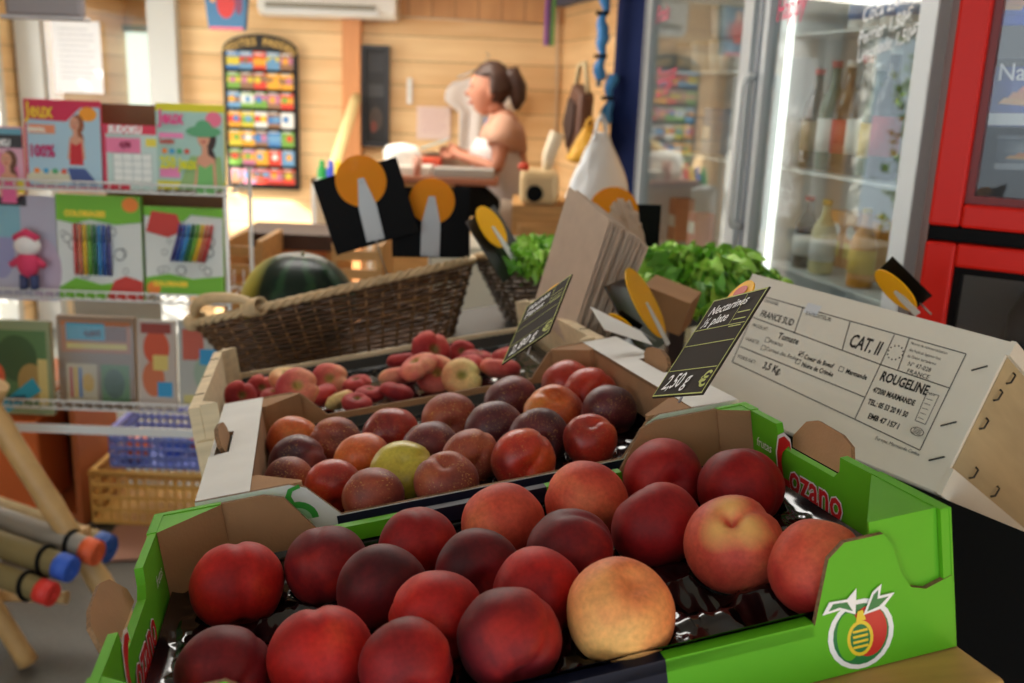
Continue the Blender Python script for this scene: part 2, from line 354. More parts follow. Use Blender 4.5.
# a band of plants in the sun outside the doorway
leafm = pm('vine_leaf', (110, 150, 50), .5, var=.4, vscale=20, sss=.1)
b = B()
for i in range(700):
    z = R.uniform(.3, 2.2); p = V((-3.45+R.gauss(0, .08), 5.62+R.gauss(0, .09)*(1.2+.3*math.sin(z*5)), z)); s = R.uniform(.03, .06)
    q = Matrix.Rotation(R.uniform(0, 6), 3, V((R.uniform(-1, 1), R.uniform(-1, 1), R.uniform(-1, 1))).normalized())
    b.poly([p+q@V(v)*s for v in ((-1, 0, 0), (0, -.6, .1), (1, 0, 0), (0, .6, .1))])
b.tube([(-3.45, 5.62, 0), (-3.42, 5.65, 1.0), (-3.46, 5.60, 2.2)], .02)
tag(obj('climbing_plant', b, leafm, recalc=False), 'leafy climbing plant outside the sunny doorway, mirrored in the fridge glass', 'plant')
b = B().box(-6, -3.22, 2, 8, -.12, -.005); struct('ground', b, pm('paving', (190, 182, 168), .8))

# ================================================================= DISPLAY FRAME (slanted stand)
ex1 = V((.96151, .2309, .14891)); ey1 = V((-.22038, .9718, -.0839)); ez1 = V((-.16408, .04786, .98528))
M1 = frame(ex1, ey1, ez1, V((-.329, .846, 1.201)))
def loc(px, py, h):
    x, y = onplane(px, py, M1 @ T(0, 0, h)); return V((x, y, h))

L1, W1, H1 = .60, .336, .11
def long_profile(x0, x1, up, slant, low, ztop, zb, shoulder=None):
    return [(x0, zb), (x1, zb), (x1, ztop), (x1-up, ztop), (x1-up-slant, low), (x0+up+slant, low), (x0+up, ztop), (x0, ztop)]

def green_crate():
    t = thing('peach_crate', 'green printed cardboard crate of large red peaches, nearest of the crates', 'crate', M1 @ T(L1/2, -W1/2, -H1))
    bd = T(-L1/2, W1/2, H1)
    mats = [green_card, brown, navy_card, brown_edge]
    obj('base', B().box(.004, L1-.004, -W1+.004, -.004, -H1, -H1+.004), brown, t, build=bd)
    for y, s, out in ((-W1, 1, 0), (0, -1, 1)):
        b = B(); th = .0045; LOW = -.066 if out == 0 else -.046
        def piece(poly, c_out, c_in):
            b.pr([(x, y, z) for x, z in poly], (0, s*th, 0), c_out, c_in, 3)
        if out == 0:      # front: raised tabs with a curved shoulder at each corner
            sh = [(L1, -H1), (L1, -.052), (L1-.022, -.058), (L1-.034, -.054), (L1-.042, -.040), (L1-.047, -.018), (L1-.054, -.008), (L1-.085, -.008), (L1-.098, -.018), (L1-.112, LOW), (.374, LOW), (.374, -H1)]
            piece(sh, 0, 1)
            piece([(L1-x, z) for x, z in sh][::-1], 0, 1)
        else:
            sh = [(L1, -H1), (L1, 0), (L1-.10, 0), (L1-.118, -.006), (L1-.145, LOW), (.374, LOW), (.374, -H1)]
            piece(sh, 0, 1); piece([(L1-x, z) for x, z in sh][::-1], 0, 1)
        piece([(.226, -H1), (.374, -H1), (.374, LOW), (.226, LOW)], 2, 1)
        # folded rim of the low middle
        xr = (.113, L1-.113) if out == 0 else (.146, L1-.146)
        for a, c, mi in ((xr[0], .226, 0), (.226, .374, 2), (.374, xr[1], 0)):
            b.box(a, c, min(y, y+s*.012), max(y, y+s*.012), LOW-(.0085 if out == 0 else .014), LOW+.0015, mi)
        obj('long_panel', b, mats, t, build=bd)
    for x, s in ((0, 1), (L1, -1)):
        b = B(); yc = -.188 if s > 0 else -.142
        b.pr([(x, -.0006, -H1+.0005), (x, -W1+.0006, -H1+.0005), (x, -W1+.0006, 0), (x, yc-.058, 0), (x, yc-.055, -.014), (x, yc-.045, -.022), (x, yc+.045, -.022), (x, yc+.055, -.014), (x, yc+.058, 0), (x, -.0006, 0)], (s*.007, 0, 0), 0, 0, 0)
        obj('end_panel', b, mats, t, build=bd)
        b = B(); fl = T(x-s*.002, yc, -.022) @ RY(-s*.5)
        b.pr([fl @ V(p) for p in ((0, -.045, 0), (0, -.052, .010), (0, -.040, .026), (0, -.02, .032), (0, .022, .034), (0, .040, .028), (0, .052, .010), (0, .045, 0))], fl.to_3x3() @ V((-s*.004, 0, 0)), 1, 1, 3)
        obj('hand_flap', b, mats, t, build=bd, label='brown folded-out handle flap')
        for y, q in ((0, -1), (-W1, 1)):
            b = B(); gx, gy = {(1, -1): (.060, .052), (1, 1): (.030, .028), (-1, -1): (.034, .030), (-1, 1): (.062, .088)}[(s, q)]
            b.pr([(x+s*.0075, y+q*.0072, 0), (x+s*gx, y+q*.0072, 0), (x+s*.0075, y+q*gy, 0)], (0, 0, -H1+.006), 0, 0, 1); b.box(min(x, x+s*.0075), max(x, x+s*.0075), min(y+q*.0006, y+q*gy), max(y+q*.0006, y+q*gy), .0001, .0008, 0); b.box(min(x, x+s*gx), max(x, x+s*gx), min(y+q*.0001, y+q*.0072), max(y+q*.0001, y+q*.0072), .0001, .0009, 0) if q < 0 else None
            # outer skins stay green
            b.box(min(x-s*.0012, x+s*.0003), max(x-s*.0012, x+s*.0003), min(y, y+q*gy), max(y, y+q*gy), -H1, .0008, 0)
            b.box(min(x+s*.0075, x+s*gx), max(x+s*.0075, x+s*gx), min(y+q*.0047, y+q*.007), max(y+q*.0047, y+q*.007), -H1+.006, .0008, 0 if q > 0 else 1)
            obj('corner_gusset', b, mats, t, build=bd)
    # lettering on the inner faces of the two ends
    red = cm((206, 32, 34), .4); wht = cm((238, 238, 236), .4)
    for x, s in ((L1-.0075, -1), (.0075, 1)):
        fm = bd @ face(Matrix(), (0, s, 0), (0, 0, 1), (x, -W1/2, 0))
        u0 = -.095
        # swoosh of the capital, word and white outline
        sw = [(0, .020), (.006, .024), (.010, .020), (.009, .029), (-.002, .032), (-.014, .026), (-.020, .010), (-.020, -.010), (-.018, -.020), (.010, -.020), (.010, -.013), (-.010, -.012), (-.012, .004), (-.008, .014)]
        flats('emblem', [([(u0+.03+a*1.12, -.040+c*1.12) for a, c in sw], wht), ([(u0+.03+a, -.040+c) for a, c in sw], red)], fm @ T(0, 0, s*0), t)
        txt('lettering', 'ozano', .042, fm @ T(u0+.031, -.060, .0005), wht, t, bold=.0022, sx=.92, shear=.15)
        txt('lettering', 'ozano', .042, fm @ T(u0+.031, -.060, .0009), red, t, bold=.0008, sx=.92, shear=.15)
        txt('lettering', 'frutas', .014, fm @ T(u0-.034, -.034, .0005) if s < 0 else fm @ T(.07, -.034, .0005), wht, t, shear=.3)
    # fruit emblem on the outer front, right
    fm0 = face(Matrix(), (1, 0, 0), (0, 0, 1), (0, -W1, 0)); W = M1 @ fm0; cx, cy = onplane(861, 636, W); cy = max(cy, -H1+.032); fm = bd @ fm0
    gr = cm((30, 120, 60), .4); rd_ = cm((200, 40, 30), .4); ye = cm((232, 200, 40), .4)
    E = lambda x, y, rx, ry, c, a0=0, a1=2*PI: (ell(cx+x, cy+y, rx, ry, 22, a0, a1), c)
    sh = [E(0, -.003, .0265, .0275, wht), E(0, -.003, .0225, .024, gr), E(.006, -.002, .015, .020, rd_), E(-.010, -.003, .0095, .019, green_card), E(-.001, -.006, .0105, .014, ye), E(-.001, -.006, .008, .0112, gr)]
    for k in range(4): sh.append((rect(cx-.007, cy-.0135+k*.0042, cx+.005, cy-.0115+k*.0042), ye))
    sh += [([(cx-.004, cy+.008), (cx+.004, cy+.008), (cx+.002, cy+.016), (cx-.002, cy+.016)], ye),
           ([(cx-.004, cy+.014), (cx-.016, cy+.020), (cx-.030, cy+.019), (cx-.024, cy+.028), (cx-.010, cy+.027), (cx-.002, cy+.034)], wht), ([(cx-.006, cy+.017), (cx-.016, cy+.022), (cx-.025, cy+.021), (cx-.021, cy+.026), (cx-.010, cy+.025)], gr),
           ([(cx+.002, cy+.012), (cx+.010, cy+.028), (cx+.018, cy+.033), (cx+.016, cy+.024), (cx+.028, cy+.024), (cx+.018, cy+.014)], wht), ([(cx+.005, cy+.014), (cx+.011, cy+.026), (cx+.015, cy+.029), (cx+.014, cy+.022), (cx+.023, cy+.022), (cx+.015, cy+.016)], gr)]
    flats('emblem', sh, fm, t)
    return t
green_crate()

def tray_mesh(x0, x1, y0, y1, zp, cups, nu, nv, lip=.03, amp=.0012):
    """moulded black tray: flat land at zp with round cups (x, y, z, r)"""
    b = B()
    def fn(u, v):
        x = x0+(x1-x0)*u; y = y0+(y1-y0)*v; z = zp
        for cx, cy, cz, r in cups:
            d2 = (x-cx)**2+(y-cy)**2
            if d2 < r*r: z = min(z, cz-math.sqrt(r*r-d2))
        e = min(x-x0, x1-x, y-y0, y1-y)
        z += amp*2*(noise.noise(V((x*60, y*60, 1)))) + amp*noise.noise(V((x*150, y*40, 3)))
        if e < .012: z = max(z, zp + lip*(1-e/.012)**1.5)
        return (x, y, z)
    return b.grid(fn, nu, nv)

def peach_shape(flat=1., seam=.07, cav=.24, wob=.03, seed=0, tip=.0, cw=.30):
    o = V((seed*3.1, seed*1.7, seed*.9))
    def fn(d):
        r = 1 + wob*noise.noise(d*1.3+o)
        if d.x > -.2: r *= 1 - seam*math.exp(-(d.y/.13)**2)*min(1, (d.x+.2)/.5)
        th = math.acos(max(-1, min(1, d.z)))
        r *= 1 - cav*math.exp(-(th/cw)**2)
        r *= 1 - .05*math.exp(-((PI-th)/.2)**2) + tip*math.exp(-((PI-th)/.35)**2)
        return V((d.x*r, d.y*r, d.z*r*flat))
    return fn
RAD = .037
def fruit_mesh(name, fn, mats, n=48, m=32):
    b = B(); b.sphere(lambda d: fn(d)*RAD, n, m); bmesh.ops.recalc_face_normals(b.bm, faces=b.bm.faces[:])
    me = bpy.data.meshes.new(name); b.bm.to_mesh(me); b.bm.free(); me.materials.append(mats); return me
def put_fruit(name, me, m, p_local, r, rot, label, cat, group, frameM=M1):
    o = bpy.data.objects.new(name, me); C.objects.link(o)
    o.matrix_world = frameM @ T(*p_local) @ rot @ S(r/RAD, r/RAD, r/RAD)
    o.material_slots[0].link = 'OBJECT'; o.material_slots[0].material = m
    return tag(o, label, cat, group)

# --- peaches
pk = {
 'deep': fruitmat('peach_deep', (92, 8, 16), (148, 20, 22), (200, 52, 30), -.02, grad=.10),
 'dark': fruitmat('peach_dark', (64, 8, 18), (112, 14, 22), (192, 40, 22), -.02, grad=.16),
 'red': fruitmat('peach_red', (116, 8, 16), (182, 28, 22), (214, 76, 42), 0, grad=.10),
 'coral': fruitmat('peach_coral', (166, 42, 36), (204, 82, 58), (226, 130, 84), .02, grad=.18),
 'pale': fruitmat('peach_pale', (190, 62, 48), (226, 132, 78), (236, 178, 104), .08, grad=.30),
 'star': fruitmat('peach_star', (180, 52, 46), (208, 92, 66), (238, 186, 110), .0, grad=.05)}
# yellow streaks round the stem cavity of one peach
def star_mat():
    m = pk['star']; nt = m.node_tree; b = nt.nodes['Principled BSDF']; L = nt.links.new; N = nt.nodes.new
    src = b.inputs['Base Color'].links[0].from_socket
    tc = N('ShaderNodeTexCoord'); sp = N('ShaderNodeSeparateXYZ'); L(tc.outputs['Object'], sp.inputs[0])
    at2 = N('ShaderNodeMath'); at2.operation = 'ARCTAN2'; L(sp.outputs['Y'], at2.inputs[0]); L(sp.outputs['X'], at2.inputs[1])
    m3 = N('ShaderNodeMath'); m3.operation = 'MULTIPLY'; L(at2.outputs[0], m3.inputs[0]); m3.inputs[1].default_value = 3
    si = N('ShaderNodeMath'); si.operation = 'COSINE'; L(m3.outputs[0], si.inputs[0])
    ma = N('ShaderNodeMath'); ma.operation = 'MULTIPLY_ADD'; L(si.outputs[0], ma.inputs[0]); ma.inputs[1].default_value = -.0028; L(sp.outputs['Z'], ma.inputs[2])
    mr = N('ShaderNodeMapRange'); L(ma.outputs[0], mr.inputs['Value']); mr.inputs['From Min'].default_value = .0235; mr.inputs['From Max'].default_value = .036; mr.inputs['To Max'].default_value = .8
    mx = N('ShaderNodeMixRGB'); L(mr.outputs[0], mx.inputs[0]); L(src, mx.inputs[1]); mx.inputs[2].default_value = (*lin((238, 196, 112)), 1); L(mx.outputs[0], b.inputs['Base Color'])
star_mat()
pmesh = [fruit_mesh('peach', peach_shape(.95, .06, .2, .05, s), pk['red']) for s in range(4)]
pcleft = fruit_mesh('peach', peach_shape(.92, .19, .15, .05, 9), pk['red'])
pstar = fruit_mesh('peach', peach_shape(.93, .07, .36, .05, 5, cw=.19), pk['red'])
CAMROT = None
def face_to(p_local, frameM, dirw):
    """rotation turning local +Z of the fruit to world direction dirw"""
    d = (frameM.inverted().to_3x3() @ V(dirw)).normalized()
    return d.to_track_quat('Z', 'Y').to_matrix().to_4x4()
ZC = -.047
peaches = [  # px, py, radius px, material, mesh, text
 (238, 586, 46, 'red', 0, 'bright red peach with a pit mark, leftmost in the back row of the green crate'),
 (327, 566, 42, 'dark', 1, 'dark purple-red peach, second from the left in the back row of the green crate'),
 (418, 545, 40, 'deep', 2, 'deep red peach, third from the left in the back row of the green crate'),
 (503, 524, 42, 'coral', 3, 'coral red peach, fourth from the left in the back row of the green crate'),
 (586, 502, 42, 'coral', 0, 'coral peach fading to orange, below the nectarine crate corner'),
 (660, 474, 43, 'deep', 1, 'deep red peach beside the brown back corner flap of the green crate'),
 (736, 488, 43, 'deep', 2, 'dark red peach in front of the printed right end of the green crate'),
 (382, 589, 46, 'dark', 3, 'maroon peach with a tan scar, leftmost of the second row of the green crate'),
 (479, 572, 43, 'dark', 0, 'dark maroon peach, second of the second row of the green crate'),
 (571, 551, 44, 'dark', 1, 'dark red peach in the middle, left of the deeply cleft peach'),
 (657, 526, 46, 'deep', 'c', 'dark red peach with a deep cleft on top'),
 (736, 546, 50, 'star', 's', 'peach with yellow streaks around its open stem hollow'),
 (814, 567, 49, 'coral', 2, 'coral red peach at the right end, half behind the raised green front tab'),
 (228, 672, 47, 'dark', 3, 'dark peach at the bottom left corner of the picture frame'),
 (337, 660, 53, 'red', 0, 'large red peach in the front left of the green crate'),
 (443, 630, 49, 'red', 1, 'red peach with a dark top, third row centre of the green crate'),
 (541, 602, 47, 'red', 2, 'light red peach directly above the yellow-blushed one'),
 (631, 640, 58, 'pale', 3, 'big pale yellow-orange peach beside the navy front rim'),
 (402, 690, 50, 'deep', 0, 'dark red peach cut by the bottom edge, left of the darkest front one'),
 (523, 678, 57, 'dark', 1, 'largest dark red peach at the front edge of the green crate')]
cups = []; PLOC = []
for px, py, rp, mk, me, lab in peaches:
    p = loc(px, py, ZC); d = (M1 @ p - CAM).dot(fw); r = rp*d/F
    p.y = max(-W1+.012+r*.93, min(p.y, -.01-r)); p.x = max(.012+r, min(p.x, L1-.012-r))
    PLOC.append([p, min(r, .041)])
# relax overlaps
for it in range(60):
    for i in range(len(PLOC)):
        for j in range(i):
            d = PLOC[i][0]-PLOC[j][0]; m = (PLOC[i][1]+PLOC[j][1])*.985
            if d.length < m:
                k = d.normalized()*(m-d.length)*.5; k.z = 0; PLOC[i][0] += k; PLOC[j][0] -= k
    for q in PLOC:
        q[0].y = max(-W1+.008+q[1]*.95, min(q[0].y, -.008-q[1])); q[0].x = max(.009+q[1], min(q[0].x, L1-.009-q[1]))
for (px, py, rp, mk, me, lab), (p, r) in zip(peaches, PLOC):
    tc = (CAM-(M1@p)).normalized()
    if me == 's': mesh = pstar; rot = face_to(p, M1, tc*.75+V((-.10, .1, .75))) @ RZ(.6)
    elif me == 'c': mesh = pcleft; rot = face_to(p, M1, V((-.5, .3, .6))) @ RZ(2.6)
    else:
        mesh = pmesh[me]; rot = RX(R.uniform(1.2, 3.5)) @ RZ(R.uniform(0, 6))
    if mk == 'pale': rot = face_to(p, M1, V((.2, -.3, .9))) @ RZ(3.6)
    put_fruit('peach', mesh, pk[mk], p, r, rot, lab, 'peach', 'peaches in the green crate')
    cups.append((p.x, p.y, p.z, r+.0025))
for px, py in ((700, 595), (290, 625), (770, 610), (735, 640), (240, 625), (620, 580)):
    p = loc(px, py, ZC-.02)
    if all((p.x-c[0])**2+(p.y-c[1])**2 > .045**2 for c in cups): cups.append((p.x, p.y, ZC, .036))
o = obj('fruit_tray', tray_mesh(.0095, L1-.0095, -W1+.006, -.006, -.066, cups, 300, 170, .008, .0016), black_plastic, M=M1.copy())
tag(o, 'glossy black moulded plastic tray inside the green peach crate', 'tray')

# ================================================================= NECTARINE CRATE
X2, X2b, Y2, Y2b = .034, .600, .014, .430
def white_crate():
    t = thing('nectarine_crate', 'white and brown cardboard crate of mottled nectarines, middle of the crates', 'crate', M1 @ T((X2+X2b)/2, (Y2+Y2b)/2, -H1))
    bd = T(-(X2+X2b)/2, -(Y2+Y2b)/2, H1); mats = [white_card, brown, navy_card, brown_edge, green_card]
    obj('base', B().box(X2+.003, X2b-.003, Y2+.003, Y2b-.003, -H1, -H1+.004), brown, t, build=bd)
    LOW = -.040
    for y, s in ((Y2, 1), (Y2b, -1)):
        b = B(); pf = [(X2, -H1), (X2b, -H1), (X2b, 0), (X2b-.09, 0), (X2b-.105, -.006), (X2b-.135, LOW), (X2+.135, LOW), (X2+.105, -.006), (X2+.09, 0), (X2, 0)]
        b.pr([(x, y, z) for x, z in pf], (0, s*.005, 0), 0, 1, 3)
        if s > 0: b.box(X2+.13, X2b-.13, y-.0006, y-.0001, -H1, LOW-.001, 2)
        obj('long_panel', b, mats, t, build=bd)
    for x, s in ((X2, 1), (X2b, -1)):
        yc = (Y2+Y2b)/2; cw = .052
        b = B(); b.box(min(x, x+s*.005), max(x, x+s*.005), Y2+.005, Y2b-.005, -H1, -.002, 0)
        b.box(min(x+s*cw, x+s*(cw-.004)), max(x+s*cw, x+s*(cw-.004)), Y2+.005, Y2b-.005, -H1+.02, -.004, 1)
        b.pr([(x, Y2+.001, 0), (x+s*cw, Y2+.001, 0), (x+s*cw, Y2b-.001, 0), (x, Y2b-.001, 0), (x, yc+.05, 0), (x+s*.022, yc+.045, 0), (x+s*.022, yc-.045, 0), (x, yc-.05, 0)], (0, 0, -.005), 0, 1, 3)
        obj('end_panel', b, mats, t, build=bd, label='white folded-over end with handle notch')
        b = B(); fl = T(x+s*.018, yc, -.004) @ RY(-s*.25)
        b.pr([fl @ V(p) for p in ((0, -.036, 0), (0, -.043, .010), (0, -.034, .020), (0, -.012, .026), (0, .02, .024), (0, .036, .020), (0, .043, .012), (0, .036, 0))], fl.to_3x3() @ V((-s*.005, 0, 0)), 1, 1, 3)
        obj('hand_flap', b, mats, t, build=bd, label='brown curled handle flap')
        for y, q in ((Y2b-.006, -1), (Y2+.006, 1)):
            b = B(); b.pr([(x+s*cw, y, -.001), (x+s*(cw+.006), y, -.001), (x+s*(cw+.05), y+q*.0001, -.001), (x+s*(cw+.05), y+q*.006, -.001), (x+s*(cw+.006), y+q*.05, -.001), (x+s*cw, y+q*.05, -.001)], (0, 0, -.09), 1)
            obj('corner_gusset', b, mats, t, build=bd)
    # green outline print on the raised left of the front
    fm0 = face(Matrix(), (1, 0, 0), (0, 0, 1), (0, Y2, 0)); g = cm((52, 150, 50), .5); lg = cm((150, 190, 150), .5)
    cx, cy = .125, -.034
    arc = [(cx+(.019+.003)*math.cos(a), cy-.004+(.017+.003)*math.sin(a)) for a in [PI*i/12 for i in range(13)]] + [(cx+.0155*math.cos(a), cy-.004+.0135*math.sin(a)) for a in [PI*(12-i)/12 for i in range(13)]]
    st = [(cx-.003, cy+.013), (cx-.007, cy+.022), (cx-.003, cy+.030), (cx+.008, cy+.033), (cx+.009, cy+.029), (cx+.001, cy+.027), (cx-.001, cy+.022), (cx+.002, cy+.013)]
    flats('emblem', [(ell(cx, cy-.004, .0155, .0135, 20, 0, PI), lg), (arc, g), (st, g)], bd @ fm0 @ T(0, 0, 0), t)
white_crate()
nk = {
 'purp': fruitmat('nectarine_purple', (58, 24, 34), (98, 34, 40), (150, 60, 48), 0, .42, .5, .1, .15),
 'mott': fruitmat('nectarine_mottled', (96, 38, 36), (150, 66, 44), (190, 110, 60), .02, .5, .9, .1, .15),
 'red': fruitmat('nectarine_red', (120, 26, 24), (184, 48, 30), (214, 96, 40), .02, .33, .35, .1, .2),
 'orange': fruitmat('nectarine_orange', (150, 50, 28), (206, 96, 44), (224, 150, 62), .05, .38, .5, .1, .25),
 'yellow': fruitmat('nectarine_yellow', (176, 150, 40), (188, 172, 60), (206, 186, 84), .05, .34, .1, .05, .15)}
nmesh = [fruit_mesh('nectarine', peach_shape(.92, .07, .2, .05, s+20), nk['red'], 40, 28) for s in range(3)]
ncleft = fruit_mesh('nectarine', peach_shape(.92, .2, .15, .05, 31), nk['red'], 40, 28)
nec = [
 (266, 449, 26, 'orange', 'orange-red nectarine at the left end of the back row'),
 (297, 465, 28, 'purp', 'dark purple nectarine, second row, near the left end'),
 (262, 486, 24, 'mott', 'dull nectarine half hidden at the front left corner above the logo'),
 (327, 444, 26, 'mott', 'tan-brown nectarine, second from the left in the back row'),
 (363, 460, 28, 'orange', 'orange nectarine left of the yellow-green one and behind the red one'),
 (333, 486, 27, 'red', 'shiny red nectarine right above the green fruit logo'),
 (374, 500, 30, 'mott', 'rough grey-brown nectarine at the front rim below the yellow-green one'),
 (391, 434, 27, 'red', 'orange-red nectarine behind the yellow-green one'),
 (404, 473, 32, 'yellow', 'yellow-green nectarine, the only green one in the crate'),
 (450, 421, 27, 'mott', 'plum red nectarine with tan freckles in the back row centre'),
 (431, 447, 27, 'purp', 'dusky red nectarine between the yellow-green one and the back row'),
 (447, 485, 31, 'mott', 'flat-topped mottled nectarine at the front rim, right of the yellow-green one'),
 (495, 429, 29, 'purp', 'dark purple nectarine in the centre of the crate'),
 (474, 458, 28, 'mott', 'freckled red nectarine above the front rim centre'),
 (511, 402, 27, 'cleft', 'dark purple nectarine with a deep cleft near the back rim'),
 (521, 461, 31, 'red', 'orange-red nectarine at the front rim with gold flecks'),
 (541, 438, 29, 'purp', 'dark nectarine with a brown scar and yellow side'),
 (555, 413, 29, 'orange', 'freckled orange nectarine in the right half, middle row'),
 (567, 386, 25, 'red', 'plain coral nectarine near the back rim'),
 (607, 412, 27, 'purp', 'grey-purple nectarine next to the right corner'),
 (613, 392, 27, 'red', 'red nectarine in the far right corner'),
 (588, 440, 26, 'red', 'bright red nectarine nearest the right corner cut')]
NL = []
for px, py, rp, mk, lab in nec:
    p = loc(px, py, -.042); d = (M1 @ p - CAM).dot(fw); NL.append([p, min(rp*1.06*d/F, .038)])
for it in range(60):
    for i in range(len(NL)):
        for j in range(i):
            d = NL[i][0]-NL[j][0]; m = (NL[i][1]+NL[j][1])*.98
            if d.length < m:
                k = d.normalized()*(m-d.length)*.5; k.z = 0; NL[i][0] += k; NL[j][0] -= k
    for q in NL: q[0].y = max(Y2+.006+q[1], min(q[0].y, Y2b-.012-q[1])); q[0].x = max(X2+.062+q[1]*.7, min(q[0].x, X2b-.062-q[1]*.7))
cups = []
for (px, py, rp, mk, lab), (p, r) in zip(nec, NL):
    mesh = ncleft if mk == 'cleft' else R.choice(nmesh)
    rot = face_to(p, M1, V((-.7, .4, .6))) @ RZ(2.4) if mk == 'cleft' else RX(R.uniform(.3, 3)) @ RZ(R.uniform(0, 6))
    put_fruit('nectarine', mesh, nk['purp' if mk == 'cleft' else mk], p, r, rot, lab + ' of the middle crate', 'nectarine', 'nectarines in the white crate')
    cups.append((p.x, p.y, p.z, r+.003))
o = obj('fruit_tray', tray_mesh(X2+.056, X2b-.056, Y2+.006, Y2b-.008, -.060, cups, 200, 150, .012), black_plastic, M=M1.copy())
tag(o, 'black plastic tray under the nectarines in the white crate', 'tray')

# ================================================================= WOODEN CRATE OF FLAT PEACHES
X3, X3b, Y3, Y3b = -.018, .590, .445, .900
def wood_crate():
    t = thing('wooden_fruit_crate', 'pale thin wooden crate of flat peaches, farthest of the crates', 'crate', M1 @ T((X3+X3b)/2, (Y3+Y3b)/2, -H1))
    bd = T(-(X3+X3b)/2, -(Y3+Y3b)/2, H1)
    obj('base', B().box(X3+.01, X3b-.01, Y3+.006, Y3b-.006, -H1, -H1+.005), wood_pale, t, build=bd)
    for y, s in ((Y3, 1), (Y3b, -1)):
        obj('side_slat', B().box(X3+.003, X3b-.003, min(y, y+s*.006), max(y, y+s*.006), -H1, -.052), wood_pale, t, build=bd, bev=.0006)
    for x, s in ((X3, 1), (X3b, -1)):
        obj('end_board', B().box(min(x, x+s*.016), max(x, x+s*.016), Y3+.0065, Y3b-.0065, -H1, -.004), wood_pale, t, build=bd, bev=.001)
        for y, q in ((Y3+.0065, 1), (Y3b-.0065, -1)):
            b = B(); b.pr([(x+s*.0162, y, -.001), (x+s*.040, y, -.001), (x+s*.0162, y+q*.026, -.001)], (0, 0, -.10)); obj('corner_post', b, wood_pale, t, build=bd)
        b = B()
        for yy in (Y3+.09, Y3+.22, Y3b-.09): b.tube([(x+s*.001, yy, -.003), (x+s*.015, yy+.004, -.003)], .0007, 5)
        obj('staples', b, dark_slate, t, build=bd)
    fm0 = face(Matrix(), (1, 0, 0), (0, 0, 1), (0, Y3, 0)); c0 = onplane(404, 398, M1 @ fm0)
    cx = c0[0]; cy = -.066
    flats('emblem', [(ell(cx, cy, .024, .013, 24), cm((28, 26, 26))), (ell(cx, cy-.001, .020, .010, 24), cm((228, 214, 186))), (ell(cx, cy-.003, .013, .007, 20), cm((190, 50, 40)))], bd @ fm0, t)
wood_crate()
fk = {
 'red': fruitmat('flat_peach_red', (130, 26, 34), (180, 58, 56), (214, 110, 92), 0, .6, 0, .08, .15, cav=(120, 96, 50)),
 'pink': fruitmat('flat_peach_pink', (176, 60, 62), (214, 112, 96), (236, 180, 130), .03, .6, 0, .08, .3, cav=(168, 140, 76)),
 'yell': fruitmat('flat_peach_yellow', (204, 120, 84), (226, 176, 120), (226, 214, 140), .08, .6, 0, .08, .3, cav=(150, 140, 70))}
fmesh = [fruit_mesh('flat_peach', peach_shape(.55, .16, .70, .07, s+40, cw=.40), fk['red'], 40, 28) for s in range(3)]
fp = [ # crop coords /2.844
 (228, 473, 42, 'red'), (285, 452, 38, 'red'), (358, 425, 47, 'yell'), (392, 450, 55, 'pink'), (482, 430, 50, 'pink'), (447, 474, 50, 'red'), (512, 482, 26, 'yell'), (560, 437, 38, 'red'),
 (690, 372, 42, 'red'), (772, 345, 55, 'red'), (858, 350, 36, 'red'), (906, 366, 42, 'red'), (972, 356, 34, 'red'), (672, 416, 48, 'pink'), (738, 388, 52, 'pink'), (784, 414, 54, 'pink'),
 (872, 386, 48, 'red'), (858, 420, 52, 'yell'), (968, 392, 52, 'pink'), (604, 466, 36, 'red'), (668, 460, 44, 'red'), (330, 470, 30, 'pink'), (560, 492, 30, 'red')]
order = sorted(range(len(fp)), key=lambda i: fp[i][0])
ordw = ['leftmost', 'second', 'third', 'fourth', 'fifth', 'sixth', 'seventh', 'eighth', 'ninth', 'tenth', 'eleventh', 'twelfth', 'thirteenth', 'fourteenth', 'fifteenth', 'sixteenth', 'seventeenth', 'eighteenth', 'nineteenth', 'twentieth', 'twenty-first', 'twenty-second', 'rightmost']
cn = {'red': 'dark pink', 'pink': 'rosy', 'yell': 'yellowish'}
FL = []
for i, (a, c, rp, mk) in enumerate(fp):
    px, py = 160+a/2.844, 230+c/2.844; h = -.058
    if a in (772, 738, 392, 358): h = -.035
    p = loc(px, py, h); d = (M1 @ p - CAM).dot(fw); FL.append([p, max(.024, min(rp/2.844*d/F*1.12, .037))])
for it in range(80):
    for i in range(len(FL)):
        for j in range(i):
            d = FL[i][0]-FL[j][0]; m = (FL[i][1]+FL[j][1])*(.86 if abs(d.z) < .01 else .62)
            if d.length < m:
                k = d.normalized()*(m-d.length)*.5; k.z = 0; FL[i][0] += k; FL[j][0] -= k
    for q in FL: q[0].y = max(Y3+.012+q[1]*.9, min(q[0].y, Y3b-.012-q[1])); q[0].x = max(X3+.02+q[1], min(q[0].x, X3b-.02-q[1]))
for i, (a, c, rp, mk) in enumerate(fp):
    p, r = FL[i]; k = order.index(i)
    tilt = RZ(R.uniform(0, 6)) @ RX(R.uniform(.1, .5))
    if a in (482, 784, 858, 392): tilt = face_to(p, M1, (CAM-(M1@p)).normalized()+V((0, 0, .5)))
    if a in (228, 285, 772): tilt = RZ(.4) @ RX(1.2) @ RZ(1)
    put_fruit('flat_peach', fmesh[i % 3], fk[mk], p, r, tilt, '%s flat peach, %s counting from the left in the wooden crate' % (cn[mk], ordw[k]), 'peach', 'flat peaches in the wooden crate')
cups = [(p.x, p.y, p.z+.012, r+.004) for p, r in FL]
o = obj('fruit_tray', tray_mesh(X3+.042, X3b-.042, Y3+.008, Y3b-.008, -.080, cups, 120, 90, lip=.02), black_plastic, M=M1.copy())
tag(o, 'black plastic tray under the flat peaches in the wooden crate', 'tray')

